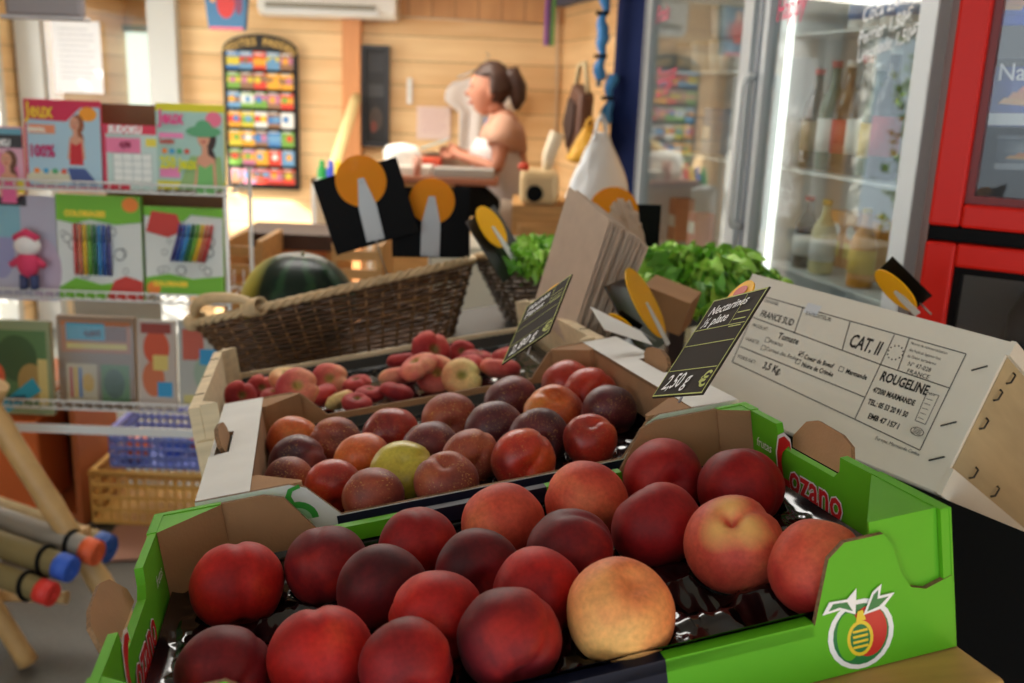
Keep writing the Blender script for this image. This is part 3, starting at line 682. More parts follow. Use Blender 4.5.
# ================================================================= DISPLAY TABLES
def slab_table(name, label, x0, x1, y0, y1, zt, mt, ml, thick=.022):
    t = thing(name, label, 'table', T(*(M1 @ V(((x0+x1)/2, (y0+y1)/2, zt))).xy, 0))
    inv = t.matrix_world.inverted()
    b = B(); b.box(x0, x1, y0, y1, zt-thick, zt, 0, inv @ M1); obj('tabletop', b, mt, t, bev=.003)
    for x in (x0+.05, x1-.05):
        for y in (y0+.05, y1-.05):
            p = inv @ (M1 @ V((x, y, zt-thick+.004))); b = B(); b.box(p.x-.022, p.x+.022, p.y-.022, p.y+.022, 0, p.z); obj('leg', b, ml, t)
slab_table('display_table', 'slanted wooden display table carrying the three fruit crates', .012, .604, -.385, .93, -H1-.001, pm('table_wood', (178, 140, 78), .5, var=.15, vscale=10, stretch=(1, 6, 6)), wood_dark)
slab_table('basket_table', 'dark slanted table under the two wicker baskets', .03, 1.16, .955, 1.52, -.103, pm('dark_grey_top', (58, 58, 56), .5), wood_dark)

# ================================================================= BASKETS
def basket(name, label, cx, cy, ax, ay, bx, by, z0, rimz, slx, sly, dark, light, rows=15, n=3.2, stakes=44, handle=None, stk=None):
    t = thing(name, label, 'basket', M1 @ T(cx, cy, z0))
    def sup(a, rx, ry):
        c, s_ = math.cos(a), math.sin(a)
        return math.copysign(abs(c)**(2/n), c)*rx, math.copysign(abs(s_)**(2/n), s_)*ry
    def pt(a, v, off=0):
        x0, y0 = sup(a, bx, by); x1, y1 = sup(a, ax, ay)
        x = x0+(x1-x0)*v; y = y0+(y1-y0)*v; r = V((x, y, 0)).normalized()
        zt = rimz-z0 + slx*x1 + sly*(y1+ay)
        return V((x, y, zt*v+.004)) + r*off
    # arc-length-even angles
    aa = [2*PI*i/2000 for i in range(2001)]; ln = [0]
    for i in range(2000): ln.append(ln[-1]+(pt(aa[i+1], .5)-pt(aa[i], .5)).length)
    def ang(f):
        f = f % 1; return float(np.interp(f*ln[-1], ln, aa))
    b = B()
    for i in range(stakes): a = ang((i+.5)/stakes); b.tube([pt(a, v) for v in (0, .5, 1)], .0026, 5)
    obj('stakes', b, stk or light, t)
    b = B(); N = stakes*4
    for k in range(rows):
        v = (k+.5)/rows; ph = PI*(k % 2)
        b.tube([pt(ang(i/N), v+.006*R.uniform(-1, 1), .0035*math.sin(i/N*stakes*PI+ph)) for i in range(N)], .0037, 5, closed=True)
    obj('weave', b, dark, t)
    b = B(); N = 240
    for s_ in range(3):
        pts = []
        for i in range(N):
            a = ang(i/N); q = i/N*2*PI*26+s_*2*PI/3; p = pt(a, 1); r = V((p.x, p.y, 0)).normalized()
            pts.append(p + r*.0048*math.cos(q)+V((0, 0, .005+.0048*math.sin(q))))
        b.tube(pts, .0052, 6, closed=True)
    obj('rim', b, light, t)
    b = B(); b.pr([pt(ang(i/60), 0)-V((0, 0, .003)) for i in range(60)], (0, 0, .005)); obj('base', b, dark, t)
    if handle:
        for f0, f1, hh in handle:
            A, Bp = pt(ang(f0), 1), pt(ang(f1), 1); mid = (A+Bp)/2; out = V((mid.x, mid.y, 0)).normalized()
            pts = [A + (Bp-A)*u + V((0, 0, hh*math.sin(PI*u)**.6+.012)) + out*.03*math.sin(PI*u) for u in [i/16 for i in range(17)]]
            b = B(); b.tube(pts, [.009+.003*math.sin(PI*i/16) for i in range(17)], 10); h = obj('handle', b, wicker_light, t)
            for P_ in (A, Bp):
                b = B()
                d = (pt(ang(f0)+.01, 1)-pt(ang(f0)-.01, 1)).normalized() if 0 else (Bp-A).normalized()
                b.tube([P_ + d*(-.018+.036*i/60) + V((0, 0, .009))+Matrix.Rotation(i/60*2*PI*6, 3, d) @ V((0, 0, .0165)) for i in range(61)], .0033, 5); obj('binding', b, wicker_light, h)
    return t
wick2 = pm('wicker_brown', (92, 74, 58), .5, var=.4, vscale=40)
basket('wicker_basket', 'long brown wicker basket with pale rim and wooden handle holding the watermelon', .225, 1.215, .300, .165, .235, .125, -.10, .045, .075, -.13, wicker_dark, wicker_light, handle=[(.515, .645, .035)], stk=pm('wicker_mid', (140, 104, 66), .55, var=.3, vscale=40))
basket('wicker_basket', 'smaller dark wicker basket right of the watermelon basket, with lettuce in it', .780, 1.215, .235, .165, .185, .125, -.10, .030, -.17, -.12, wick2, wicker_light, rows=15, stakes=40, stk=wick2)

# watermelon
wm_m = bpy.data.materials.new('watermelon_skin'); wm_m.use_nodes = True; nt = wm_m.node_tree; bs = nt.nodes['Principled BSDF']; N = nt.nodes.new; L = nt.links.new
tc = N('ShaderNodeTexCoord'); sp = N('ShaderNodeSeparateXYZ'); L(tc.outputs['Object'], sp.inputs[0])
a2 = N('ShaderNodeMath'); a2.operation = 'ARCTAN2'; L(sp.outputs['Y'], a2.inputs[0]); L(sp.outputs['X'], a2.inputs[1])
nz = N('ShaderNodeTexNoise'); nz.inputs['Scale'].default_value = 30; nz.inputs['Detail'].default_value = 5; L(tc.outputs['Object'], nz.inputs['Vector'])
ma = N('ShaderNodeMath'); ma.operation = 'MULTIPLY_ADD'; L(nz.outputs['Fac'], ma.inputs[0]); ma.inputs[1].default_value = .5; L(a2.outputs[0], ma.inputs[2])
m9 = N('ShaderNodeMath'); m9.operation = 'MULTIPLY'; L(ma.outputs[0], m9.inputs[0]); m9.inputs[1].default_value = 10
sn = N('ShaderNodeMath'); sn.operation = 'SINE'; L(m9.outputs[0], sn.inputs[0])
rp = N('ShaderNodeValToRGB'); rp.color_ramp.elements[0].position = .1; rp.color_ramp.elements[0].color = (*lin((10, 30, 20)), 1); rp.color_ramp.elements[1].position = .95; rp.color_ramp.elements[1].color = (*lin((30, 62, 36)), 1); L(sn.outputs[0], rp.inputs[0])
mrx = N('ShaderNodeMapRange'); L(sp.outputs['Y'], mrx.inputs['Value']); mrx.inputs['From Min'].default_value = .045; mrx.inputs['From Max'].default_value = .10
mxx = N('ShaderNodeMixRGB'); L(mrx.outputs[0], mxx.inputs[0]); L(rp.outputs[0], mxx.inputs[1]); mxx.inputs[2].default_value = (*lin((206, 190, 70)), 1); L(mxx.outputs[0], bs.inputs['Base Color']); bs.inputs['Roughness'].default_value = .32; bs.inputs['Specular IOR Level'].default_value = .3
wp = loc(298, 300, .03); wp.y = max(1.19, min(wp.y, 1.23)); wr = 57*((M1@wp-CAM).dot(fw))/F
b = B(); b.sphere(lambda d: V((d.x, d.y, d.z*.92*(1-.06*math.exp(-(math.acos(min(1, d.z))/.16)**2))))*wr, 48, 32)
t = thing('watermelon', 'dark green striped watermelon with a yellow ground patch in the long wicker basket', 'watermelon', M1 @ T(wp.x, wp.y, -.094+wr*.93) @ RZ(1.2) @ RX(.25))
obj('rind', b, wm_m, t); b = B(); b.tube([(0, 0, wr*.85), (.003, 0, wr*.9), (.008, .002, wr*.93)], .003, 7); obj('stem', b, pm('dry_stem', (120, 104, 60)), t)

# ================================================================= LETTUCE
lett = [pm('lettuce_%d' % k, c, .45, var=.2, vscale=30, sss=.15, bump=.4, bscale=90) for k, c in enumerate([(124, 186, 50), (160, 212, 84), (84, 150, 40)])]
M1i_ = M1.inverted()
def lettuce(label, P, size, n, seed, tmax=1.25):
    rr = random.Random(seed); b = B()
    for k in range(n):
        az = k*2.4+rr.uniform(-.3, .3); f = k/n; tilt = .10+tmax*f; Ln = size*(.75+.4*f)*rr.uniform(.85, 1.1); Wd = size*(.55+.25*f); ph = rr.uniform(0, 6)
        Mx = T(*P) @ RZ(az) @ RY(tilt)
        def fn(u, v):
            t_ = v; wv = (u-.5)*2; wd = Wd*math.sin(PI*min(1, t_*.62+.12))**.8
            ruf = t_**1.5*(.09*math.sin(wv*13+ph)+.09*math.sin(wv*29+ph*2)+.04*math.sin(t_*40+wv*9))*size + abs(wv)**3*.10*size*math.sin(t_*26+ph)
            rad = 1-(abs(wv)**2.4)*.25
            curl = -.35*size*t_**2.2
            q_ = M1i_ @ (Mx @ V((ruf+curl*-1*.6 + .12*size*wv*wv, wv*wd, Ln*t_*rad*(1+.05*math.sin(wv*17+ph))))); q_.z = max(q_.z, -.086+.01*abs(math.sin(wv*9+k)))
            return M1 @ q_
        b.grid(fn, 40, 18, k % 3)
    o = obj('lettuce', b, lett, recalc=False); origin_of(o, P - V((0, 0, .02))); return tag(o, label, 'lettuce', 'lettuces in the dark basket')
lettuce('large curly green lettuce at the right end of the dark basket', at(697, 312, 2.0), .168, 36, 3, .95)
lettuce('curly lettuce head behind the paper bags, showing left of the slanted bag stack', M1 @ V((.745, 1.24, -.03)), .10, 20, 5)
lettuce('small tuft of light green lettuce beside the round yellow price disc', at(541, 268, 1.99), .085, 20, 8)

# ================================================================= PAPER BAGS
TLp, TRp, BRp = at(567, 187, 1.74), at(606, 219, 1.60), at(588, 322, 1.585)
upb = (TRp-BRp).normalized(); Mf = basis(TRp-TLp, upb, BRp - upb*.055 + V((-.022, 0, .012)))
upn = Mf.to_3x3() @ V((0, 1, 0)); bw_ = (TRp-TLp).length; bh_ = (TRp-BRp).length+.055
if upn.dot(upb) < 0: Mf = Mf @ RX(PI)
def bag_mesh():
    b = B(); w = bw_; h = bh_
    b.box(-w, 0, 0, h-.010, 0, .0008); b.box(-w, 0, 0, h, .0010, .0018); b.pr([(-w, 0, 0), (0, 0, 0), (0, 0, .0018), (-w, 0, .0018)], (0, .02, .0))
    b.pr([(-.0002, .0, .0001), (-.012, .0, .0009), (-.0002, 0, .0017)], (0, h-.011, 0))
    for i in range(30): x = -w+w*i/30; b.pr([(x, h-.0102, .0001), (x+w/60, h-.0065, .0001), (x+w/30, h-.0102, .0001)], (0, 0, .0006))
    return b
first = None
for k in range(15):
    M = Mf @ T(.0018*k+.004*math.sin(k*1.9), -.0018*k+.003*math.sin(k*2.7), -.0030*k) @ RX(-.0075*k) @ RY(.012*math.sin(k*2.3)) @ RZ(.006*math.sin(k*1.3))
    if first is None:
        first = obj('paper_bag', bag_mesh(), kraft, M=M); tag(first, 'foremost brown kraft paper bag of the stack, its whole face showing', 'paper bag', None)
    else:
        c = first.copy(); C.objects.link(c); c.matrix_world = M; c['label'] = 'kraft paper bag in the fanned stack standing behind the wooden crate'; c['group'] = 'kraft bags fanned in the stack'
# crumpled bag behind
b = B(); cp = at(628, 232, 1.86)
b.sphere(lambda d: V((d.x*.026, d.y*.02, d.z*.06))*(1+.35*noise.noise(d*3.1)+.2*noise.noise(d*7)), 30, 24)
for f in b.bm.faces: f.smooth = False
o = obj('crumpled_bag', b, kraft, M=T(*cp) @ RY(-.35)); tag(o, 'crumpled kraft bag sticking up behind the stack of flat paper bags', 'paper bag')

# ================================================================= PRICE SIGNS
def price_back(label, M, w, h, disc, dr, apex, base, bw, mat_card=None, pin=.16, dmat=None, rot=0):
    """black card seen from behind with amber disc, grey metal clip and pin. M: frame in the card plane, z towards the viewer"""
    t = thing('price_sign', label, 'price sign', M @ T(base[0], base[1]-pin, 0))
    bd = T(-base[0], -(base[1]-pin), 0)
    obj('card', B().box(-w/2, w/2, -h/2, h/2, -.0015, 0), mat_card or dark_slate, t, build=bd, bev=.0004)
    b = B(); b.lathe([(dr, .0012), (dr, .0028)], T(disc[0], disc[1], 0), 40, sm=False); obj('disc', b, dmat or amber_disc, t, build=bd)
    ax, ay = apex; bx, by = base; d = V((bx-ax, by-ay)).normalized(); n_ = V((-d.y, d.x)); mid = V((ax, ay))+d*(V((bx-ax, by-ay)).length*.42)
    pts = [V((ax, ay))-d*.008+n_*bw*.16, V((ax, ay))-d*.008-n_*bw*.16, mid-n_*bw*.5, V((bx, by))-n_*bw*.5, V((bx, by))+n_*bw*.5, mid+n_*bw*.5]
    b = B(); b.pr([(p.x, p.y, .003) for p in pts], (0, 0, .0012)); cl = obj('clip', b, clip_grey, t, build=bd)
    b = B()
    for p in (V((ax, ay)), V((bx, by))-d*.008+n_*bw*.33, V((bx, by))-d*.008-n_*bw*.33): b.lathe([(.0028, .0042), (.0028, .0055), (.0012, .0062)], T(p.x, p.y, 0), 12)
    obj('rivets', b, metal, cl, build=bd)
    b = B(); b.tube([(bx, by+.02, .002), (bx, by, .002), (bx+.0, by-pin, .002)], .0013, 6); obj('pin', b, metal, t, build=bd)
    return t
def card_frame(TL, TR, BL, Y, dY=(0, 0, 0)):
    a, c, d = at(*TL, Y+dY[0]), at(*TR, Y+dY[1]), at(*BL, Y+dY[2]); M = basis(c-a, a-d, (c+d)/2)
    return M, (c-a).length, ((a-d).length)
M, w_, h_ = card_frame((315, 181), (399, 156), (334, 256), 2.02)
dk = onplane(361, 181, M); ap = onplane(362, 182, M); bs_ = onplane(376, 240, M)
price_back('tilted black price card with amber disc, left one of the pair over the watermelon basket', M, w_, h_, dk, 24.5*2.02/F*1.04, ap, bs_, .038)
M, w_, h_ = card_frame((392, 187), (471, 188), (391, 257), 2.05)
dk = onplane(432, 201, M); ap = onplane(432, 200, M); bs_ = onplane(430, 256, M)
price_back('upright black price card with amber disc, right one of the pair over the watermelon basket', M, w_, h_, dk, 22*2.05/F*1.04, ap, bs_, .040)
# signs whose disc is seen obliquely
def side_sign(label, P, m, q, side, dr, card, coff, clipang=0, clip=(-.05, .01), pin=.08, cmat=None):
    """m: direction of the disc's long axis across the sight line, q: how open it looks; local x across, y up, z = disc side"""
    v = (CAM-P).normalized(); y = (cr*m[0]+cu*m[1]); y = (y-v*y.dot(v)).normalized(); p = v.cross(y).normalized()*side
    n_ = (v*q+p*math.sqrt(1-q*q)).normalized(); x = y.cross(n_); M = frame(x, y, n_, P)
    t = thing('price_sign', label, 'price sign', M @ T(0, clip[0]-pin, 0)); bd = T(0, -(clip[0]-pin), 0)
    w, h = card; a = RZ(clipang)
    obj('card', B().box(coff[0]-w/2, coff[0]+w/2, coff[1]-h/2, coff[1]+h/2, coff[2]-.0015, coff[2]), cmat or dark_slate, t, build=bd, bev=.0004)
    b = B(); b.lathe([(dr, 0), (dr, .0018)], n=40, sm=False); obj('disc', b, yellow_disc, t, build=bd)
    b = B(); b.pr([a @ V(p_) for p_ in ((-.004, clip[1], .002), (.004, clip[1], .002), (.011, clip[0]+.03, .002), (.011, clip[0], .002), (-.011, clip[0], .002), (-.011, clip[0]+.03, .002))], (0, 0, .0014)); obj('clip', b, pm('clip_white', (214, 220, 224), .35), t, build=bd)
    b = B(); b.tube([a @ V((0, clip[0]+.01, coff[2]+.001)), a @ V((0, clip[0]-pin, coff[2]+.001))], .0013, 6); obj('pin', b, metal, t, build=bd)
    return t
sl_sheen = pm('slate_sheen', (30, 30, 32), .35)
side_sign('price sign with sideways yellow disc and pale clip standing in the dark basket', at(491.5, 227, 1.95), (-25, 40), .45, -1, .047, (.15, .14), (.01, -.035, -.01), .05, (-.085, .0), .02, sl_sheen)
side_sign('price sign with a tall narrow yellow disc in front of the brown carton', at(645, 303, 1.50), (-36, 70), .26, -1, .061, (.16, .125), (.0, -.012, -.022), .0, (-.075, .0), .03, sl_sheen)
side_sign('small yellow disc sign behind the top edge of the printed tomato crate', at(896, 290, 1.36), (-34, 34), .35, 1, .038, (.09, .075), (.0, .0, -.012), 0, (-.045, .0), .012)
M, w_, h_ = card_frame((604, 203), (660, 205), (604, 262), 2.25)
price_back('black price card with amber disc behind the kraft paper bags', M, w_, h_, onplane(613, 212, M), 25*2.25/F, onplane(612, 215, M), onplane(618, 262, M), .03)

slate_face = pm('slate_face', (52, 46, 40), .8, spec=.15); lime = pm('lime_ink', (176, 184, 84), .6); chalk = pm('chalk_ink', (236, 238, 240), .7)
def slate(label, Cn, ex, ey, W, H, l1, l2, price, discpx, disc_off):
    ex = V(ex).normalized(); ey = (V(ey) - ex*V(ey).dot(ex)).normalized(); ez = ex.cross(ey); M = frame(ex, ey, ez, Cn)
    t = thing('price_slate', label, 'price sign', M @ T(0, -H/2-.03, 0)); bd = T(0, H/2+.03, 0)
    w, h = W/2, H/2
    obj('card', B().box(-w, w, -h, h, -.0018, 0, 0), slate_face, t, build=bd, bev=.0005)
    e = .0014; f = bd
    fr = [(rect(-w+.001, -h+.001, w-.001, -h+.001+e), lime), (rect(-w+.001, h-.001-e, w-.001, h-.001), lime), (rect(-w+.001, -h+.001, -w+.001+e, h-.001), lime), (rect(w-.001-e, -h+.001, w-.001, h-.001), lime),
          (rect(-w+.004, -h+H*.25, w-.004, -h+H*.25+e*.6), lime), (rect(-w+.004, -h+H*.50, w-.004, -h+H*.50+e*.6), lime), (rect(-w+.004, -h+H*.66, w-.004, -h+H*.66+e*.6), lime), (rect(w*.35, -h+H*.66, w*.35+e*.5, h-.004), lime)]
    for k in range(3): fr.append((rect(w*.42, h*.55-k*H*.07, w*.85, h*.55-k*H*.07+.0012), lime))
    flats('printed_lines', fr, f, t, .0003)
    txt('lettering', l1, H*.13, f @ T(-w*.80, h*.62, .0008) @ RZ(.10), chalk, t, shear=.35, bold=.0002, sx=.95)
    txt('lettering', l2, H*.13, f @ T(-w*.80, h*.38, .0008) @ RZ(.08), chalk, t, shear=.35, bold=.0002, sx=.95)
    txt('lettering', price, H*.20, f @ T(-w*.78, -h*.86, .0008) @ RZ(.06), chalk, t, shear=.35, bold=.0003, sx=.82)
    txt('lettering', '€', H*.20, f @ T(w*.60, -h*.86, .0008), lime, t, bold=.0004)
    p = disc_off; b = B(); b.lathe([(.024, -.008), (.024, -.006)], T(p[0], p[1], 0), 32, sm=False)
    dd = obj('disc', b, yellow_disc, t, build=bd, label='yellow plastic disc behind the slate')
    flats('print', [(ell(p[0], p[1]+.010, .012, .007, 16), (200, 60, 30))], bd @ T(0, 0, -.0055), dd)
    b = B(); b.tube([(0, -h+.04, -.004), (0, -h-.003, -.006)], .0012, 6); b.box(-.009, .009, -h+.01, .01, -.005, -.0025); obj('clip', b, metal, t, build=bd)
    return M
slate('dark price slate reading 2,50, leaning on the printed tomato crate', (.183, .880, 1.379), (.297, -.896, .331), (.525, .442, .727), .10, .12, 'Nectarines', '½ plate', '2,50 g', None, (-.018, .060))
slate('dark price slate in the right corner of the flat peach crate', (.03, 1.162, 1.332), (.635, -.467, .615), (.243, .877, .416), .085, .12, 'Pêches', 'Plates', '2,80 g', None, (-.006, .058))
# white card lying on the corner between crates
pa = [at(590, 307, 1.36), at(641, 332, 1.30), at(652, 345, 1.27), at(604, 330, 1.30)]
b = B(); b.pr(pa, (0, 0, .0012)); o = obj('paper_card', b, white_card); origin_of(o, pa[3]); tag(o, 'loose folded white card on the far right corner of the nectarine crate', 'card')
# small second disc sign behind the white card
side_sign('low yellow disc sign peeping over the white card at the nectarine crate corner', at(621, 322, 1.44), (-60, 40), .3, 1, .022, (.05, .04), (0, -.01, -.006), 0, (-.03, 0), .03)

# open brown carton in front of lettuce
Mc = basis((.85, -.35, -.25), (.3, .85, .1), at(668, 300, 1.72))
b = B(); b.box(-.045, .045, -.03, .05, -.045, .02)
o = obj('carton', b, brown, M=Mc, bev=.001); tag(o, 'small brown cardboard carton in front of the large lettuce', 'box')

# ================================================================= TOMATO CRATE
tex = V((.601, -.798, -.039)).normalized(); tey = V((.432, .284, .856)); tey = (tey-tex*tey.dot(tex)).normalized(); tn = tex.cross(tey)
TC = V((.393, 1.145, 1.286)); Mt = frame(tex, tey, tn, TC); TW, TH, TD = .36, .183, .30
def tomato_crate():
    t = thing('tomato_crate', 'pale crate printed ROUGELINE CAT. II Tomate, tilted on end right of the peaches', 'crate', Mt @ T(0, -TH/2, -TD/2))
    bd = T(0, TH/2, TD/2); cream = pm('crate_cream', (222, 216, 202), .65, var=.05, vscale=6, bump=.08, bscale=60)
    side = pm('crate_ply', (176, 158, 122), .7, var=.1, vscale=8, stretch=(1, 6, 1))
    w, h = TW/2, TH/2
    b = B(); b.box(-w, w, -h, h, -.006, 0, 0); obj('front_panel', b, cream, t, build=bd, bev=.001)
    for x0, x1 in ((-w, -w+.008), (w-.008, w)):
        b = B(); b.box(x0, x1, -h, h, -TD, -.0065); e = obj('end_panel', b, side, t, build=bd)
    obj('back_panel', B().box(-w+.008, w-.008, -h, h, -TD, -TD+.006), cream, t, build=bd)
    obj('bottom_panel', B().box(-w+.008, w-.008, -h, -h+.005, -TD+.006, -.0065), cream, t, build=bd)
    obj('top_board', B().box(-w+.008, w-.008, h-.012, h-.004, -TD+.006, -.0065), cream, t, build=bd)
    b = B(); b.box(w-.0005, w+.005, h-.016, h+.001, -TD*.9, .001); b.box(w-.0005, w+.005, -h-.001, -h+.03, -TD*.9, .001)
    obj('edge_slats', b, cream, t, build=bd)
    # staples
    b = B(); wire = pm('staple_wire', (60, 58, 56), .4, metal=.6)
    for px, py, a in ((776, 281, 0), (703, 412, 0), (675, 494, 0)):
        x, y = onplane(650+px/2.356, 250+py/2.356, Mt); b.tube([(x-.007, y-.004, .0008), (x+.007, y+.006, .0008)], .0009, 5)
    for k, (y, z) in enumerate(((.06, -.03), (.035, -.02), (.0, -.02), (-.05, -.05), (.055, -.10), (-.05, -.12))):
        b.tube([(w+.0005, y-.007, z), (w+.004, y-.004, z-.002), (w+.004, y+.006, z-.004), (w+.0005, y+.008, z-.004)], .0012, 5)
    obj('staples', b, wire, t, build=bd)
    ink = cm((34, 32, 32), .6); sh = []
    Q = lambda cx, cy: onplane(650+cx/2.356, 250+cy/2.356, Mt)
    def line(a, c, wd=.0011):
        p, q = V(Q(*a)), V(Q(*c)); d = (q-p).normalized(); n_ = V((-d.y, d.x))*wd/2; sh.append(([p+n_, p-n_, q-n_, q+n_], ink))
    # outer frame and inner rules of the printed form
    a_tl, a_tr, a_br, a_bl = (268, 108), (745, 245), (636, 472), (194, 262)
    line((262, 108), (745, 245)); line((745, 245), (636, 472)); line((636, 472), (480, 398)); line((480, 398), (194, 264)); line((262, 108), (194, 264))
    line((240, 158), (548, 272)); line((548, 272), (706, 326)); line((213, 228), (508, 348)); line((362, 134), (340, 198)); line((472, 170), (453, 238)); line((577, 200), (484, 398)); line((612, 208), (585, 284))
    flats('printed_lines', sh, bd, t, .0003)
    inkm = ink
    def word(s, cx, cy, size, sx=1., bold=0, cx2=None, cy2=None):
        x, y = Q(cx, cy); ang = 0
        if cx2: x2, y2 = Q(cx2, cy2); ang = math.atan2(y2-y, x2-x)
        txt('lettering', s, size, bd @ T(x, y, .0007) @ RZ(ang), inkm, t, bold=bold, sx=sx)
    word('ORIGINE:', 268, 122, .0065, .9); word('FRANCE SUD', 258, 156, .0130, .70, .0002); word('EXPEDITEUR:', 366, 152, .0075, .9)
    word('PRODUIT:', 240, 180, .0065, .9); word('Tomate', 300, 208, .0120, .85, .0002); word('VARIETE:', 224, 212, .0065, .9)
    word('Ananas', 280, 218, .0075); word('Cornue des Andes', 272, 236, .0075, .9); word('Coeur de Boeuf', 362, 256, .0085, .78, .0002); word('Noire de Crimée', 356, 274, .0085, .78, .0002); word('Marmande', 460, 290, .0085, .8, .0002)
    word('POIDS NET:', 206, 254, .0065, .9); word('3,5 Kg.', 264, 278, .0130, .8, .0003); word('CAT. II', 466, 226, .0240, .60, .0006)
    word('Norme de commercialisation', 614, 222, .0048, .8); word('des fruits et légumes frais', 610, 238, .0048, .8); word('de l\'Union européenne', 606, 252, .0048, .8); word('N° 47-028', 606, 272, .0075, .9); word('FRANCE', 604, 289, .0075, 1)
    word('ROUGELINE', 540, 306, .0165, .68, .0005); word('47200 MARMANDE', 524, 334, .0092, .70, .0003); word('TEL.: 05 53 20 91 50', 512, 362, .0092, .66, .0003); word('EMB 47 157 I', 512, 396, .0092, .8, .0003)
    word('Europe, Marmande Cedex', 530, 446, .0058, .9)
    sh = []
    for cx, cy in ((277, 212), (268, 231), (357, 246), (350, 264), (452, 282)):
        x, y = Q(cx, cy); s_ = .0032; e = .0006
        sh += [(rect(x-s_, y-s_, x+s_, y-s_+e), ink), (rect(x-s_, y+s_-e, x+s_, y+s_), ink), (rect(x-s_, y-s_, x-s_+e, y+s_), ink), (rect(x+s_-e, y-s_, x+s_, y+s_), ink)]
    x, y = Q(357, 246); sh.append(([(x-.003, y-.0005), (x-.001, y-.003), (x+.005, y+.005), (x-.001, y)], ink))
    x, y = Q(580, 244)
    for k in range(12):
        a = 2*PI*k/12; sh.append((ell(x+.009*math.cos(a), y+.009*math.sin(a), .0011, .0011, 5), ink))
    x, y = Q(632, 430); sh += [(ell(x, y, .008, .005, 20), ink), (ell(x, y, .007, .0042, 20), cream)]
    for k in range(4): sh.append((rect(x-.005, y-.003+k*.0017, x+.005, y-.0023+k*.0017), ink))
    p = [Q(656, 338), Q(684, 346), Q(652, 414), Q(628, 404)]
    for i in range(4):
        a, c = V(p[i]), V(p[(i+1) % 4]); d = (c-a).normalized(); n_ = V((-d.y, d.x))*.0004; sh.append(([a+n_, a-n_, c-n_, c+n_], ink))
    for k in range(6):
        a = V(p[0])*(1-k/6)+V(p[3])*k/6; c = V(p[1])*(1-k/6)+V(p[2])*k/6; d = (c-a)*.15; n_ = V((0, -.0012)); sh.append(([a+d+n_, c-d*2+n_, c-d*2+n_*1.5, a+d+n_*1.5], ink))
    flats('printed_marks', sh, bd, t, .0003)
    x, y = Q(382, 140); flats('sticker', [(rect(x-.010, y-.007, x+.011, y+.007), (206, 210, 216))], bd @ T(0, 0, .0004), t)
tomato_crate()
# black stand carrying the tomato crate
bt = [Mt @ V(p) for p in ((-TW/2+.02, -TH/2-.001, -.02), (TW/2+.16, -TH/2-.001, -.02), (TW/2+.16, -TH/2-.001, -TD+.01), (-TW/2+.02, -TH/2-.001, -TD+.01))]
b = B(); top = [b.bm.verts.new(p) for p in bt]; bot = [b.bm.verts.new((p.x, p.y, 0)) for p in bt]; b.bm.faces.new(top); b.bm.faces.new(bot[::-1])
for i in range(4): b.bm.faces.new((top[i], bot[i], bot[(i+1) % 4], top[(i+1) % 4]))
o = obj('display_pedestal', b, pm('black_laminate', (8, 8, 9), .7, spec=.2)); origin_of(o, ((bt[0].x+bt[2].x)/2, (bt[0].y+bt[2].y)/2, 0)); tag(o, 'black pedestal under the tilted tomato crate', 'stand')
# ================================================================= MAGAZINE RACK
YR = 2.6
def front(px, py, Y): return frame((1, 0, 0), (0, 0, 1), (0, -1, 0), at(px, py, Y))
rx0, rx1 = -1.62, at(226, 190, YR).x
zs = [at(110, 190, YR).z, at(110, 299, YR).z, at(110, 409, YR).z]
t = thing('wire_magazine_rack', 'white wire rack of magazines and toy packets on the left', 'rack', T((rx0+rx1)/2, YR+.1, 0)); bd = t.matrix_world.inverted()
for z in zs:
    b = B()
    for zz, yy in ((z+.018, YR), (z-.004, YR), (z-.004, YR+.24), (z-.004, YR+.12)): b.tube([(rx0, yy, zz), (rx1, yy, zz)], .0032, 6)
    n = 30
    for i in range(n+1):
        x = rx0+(rx1-rx0)*i/n; b.tube([(x, YR, z+.018), (x, YR, z-.004), (x, YR+.24, z-.004), (x, YR+.24, z+.05)], .0018, 5)
    obj('wire_shelf', b, wire_white, t, build=bd)
for x in (rx0, rx1-.004):
    for y in (YR+.005, YR+.245):
        obj('post', B().tube([(x, y, 0), (x, y, zs[0]+(.05 if y > YR+.1 else .02))], .006, 8), wire_white, t, build=bd)
p0, p1 = at(0, 446, YR), at(196, 433, YR)
obj('front_rail', B().box(rx0, rx1, YR-.012, YR-.004, p1.z-.012, p1.z+.012), white_paint, t, build=bd)
obj('back_board', B().box(at(104, 110, YR+.16).x, at(222, 110, YR+.16).x, YR+.14, YR+.15, zs[1], at(120, 104, YR+.14).z), pm('rack_board', (120, 82, 54), .7, var=.1), t, build=bd)

SK = (222, 160, 130)
def printed(name, label, cat, r, Y, shapes, texts=(), group=None, thick=.012, base=(230, 228, 226), lean=.06, gloss=.3):
    """a printed item standing on the shelf. r = (x0, y0, x1, y1) in the photograph; shapes and texts in 0..1 of its face"""
    x0, y0, x1, y1 = r; A, D = at(x0, y1, Y), at(x1, y1, Y); top = at((x0+x1)/2, y0, Y)
    w_ = D.x-A.x; h_ = top.z-(A.z+D.z)/2
    M = T((A.x+D.x)/2, Y, (A.z+D.z)/2) @ RX(PI/2-lean)
    t = thing(name, label, cat, M, group)
    obj('cover', B().box(-w_/2, w_/2, 0, h_, -thick, 0), cm(base, gloss), t, bev=.0008)
    F_ = T(-w_/2, 0, .0002) @ S(w_, h_, 1)
    if shapes: flats('cover_print', shapes, F_, t, .0005)
    for s, u, v, sz, c, *k in texts:
        txt('lettering', s, sz*h_, T(-w_/2+u*w_, v*h_, .0055), cm(c), t, bold=.0016, sx=(k[0] if k else 1.))
    return t
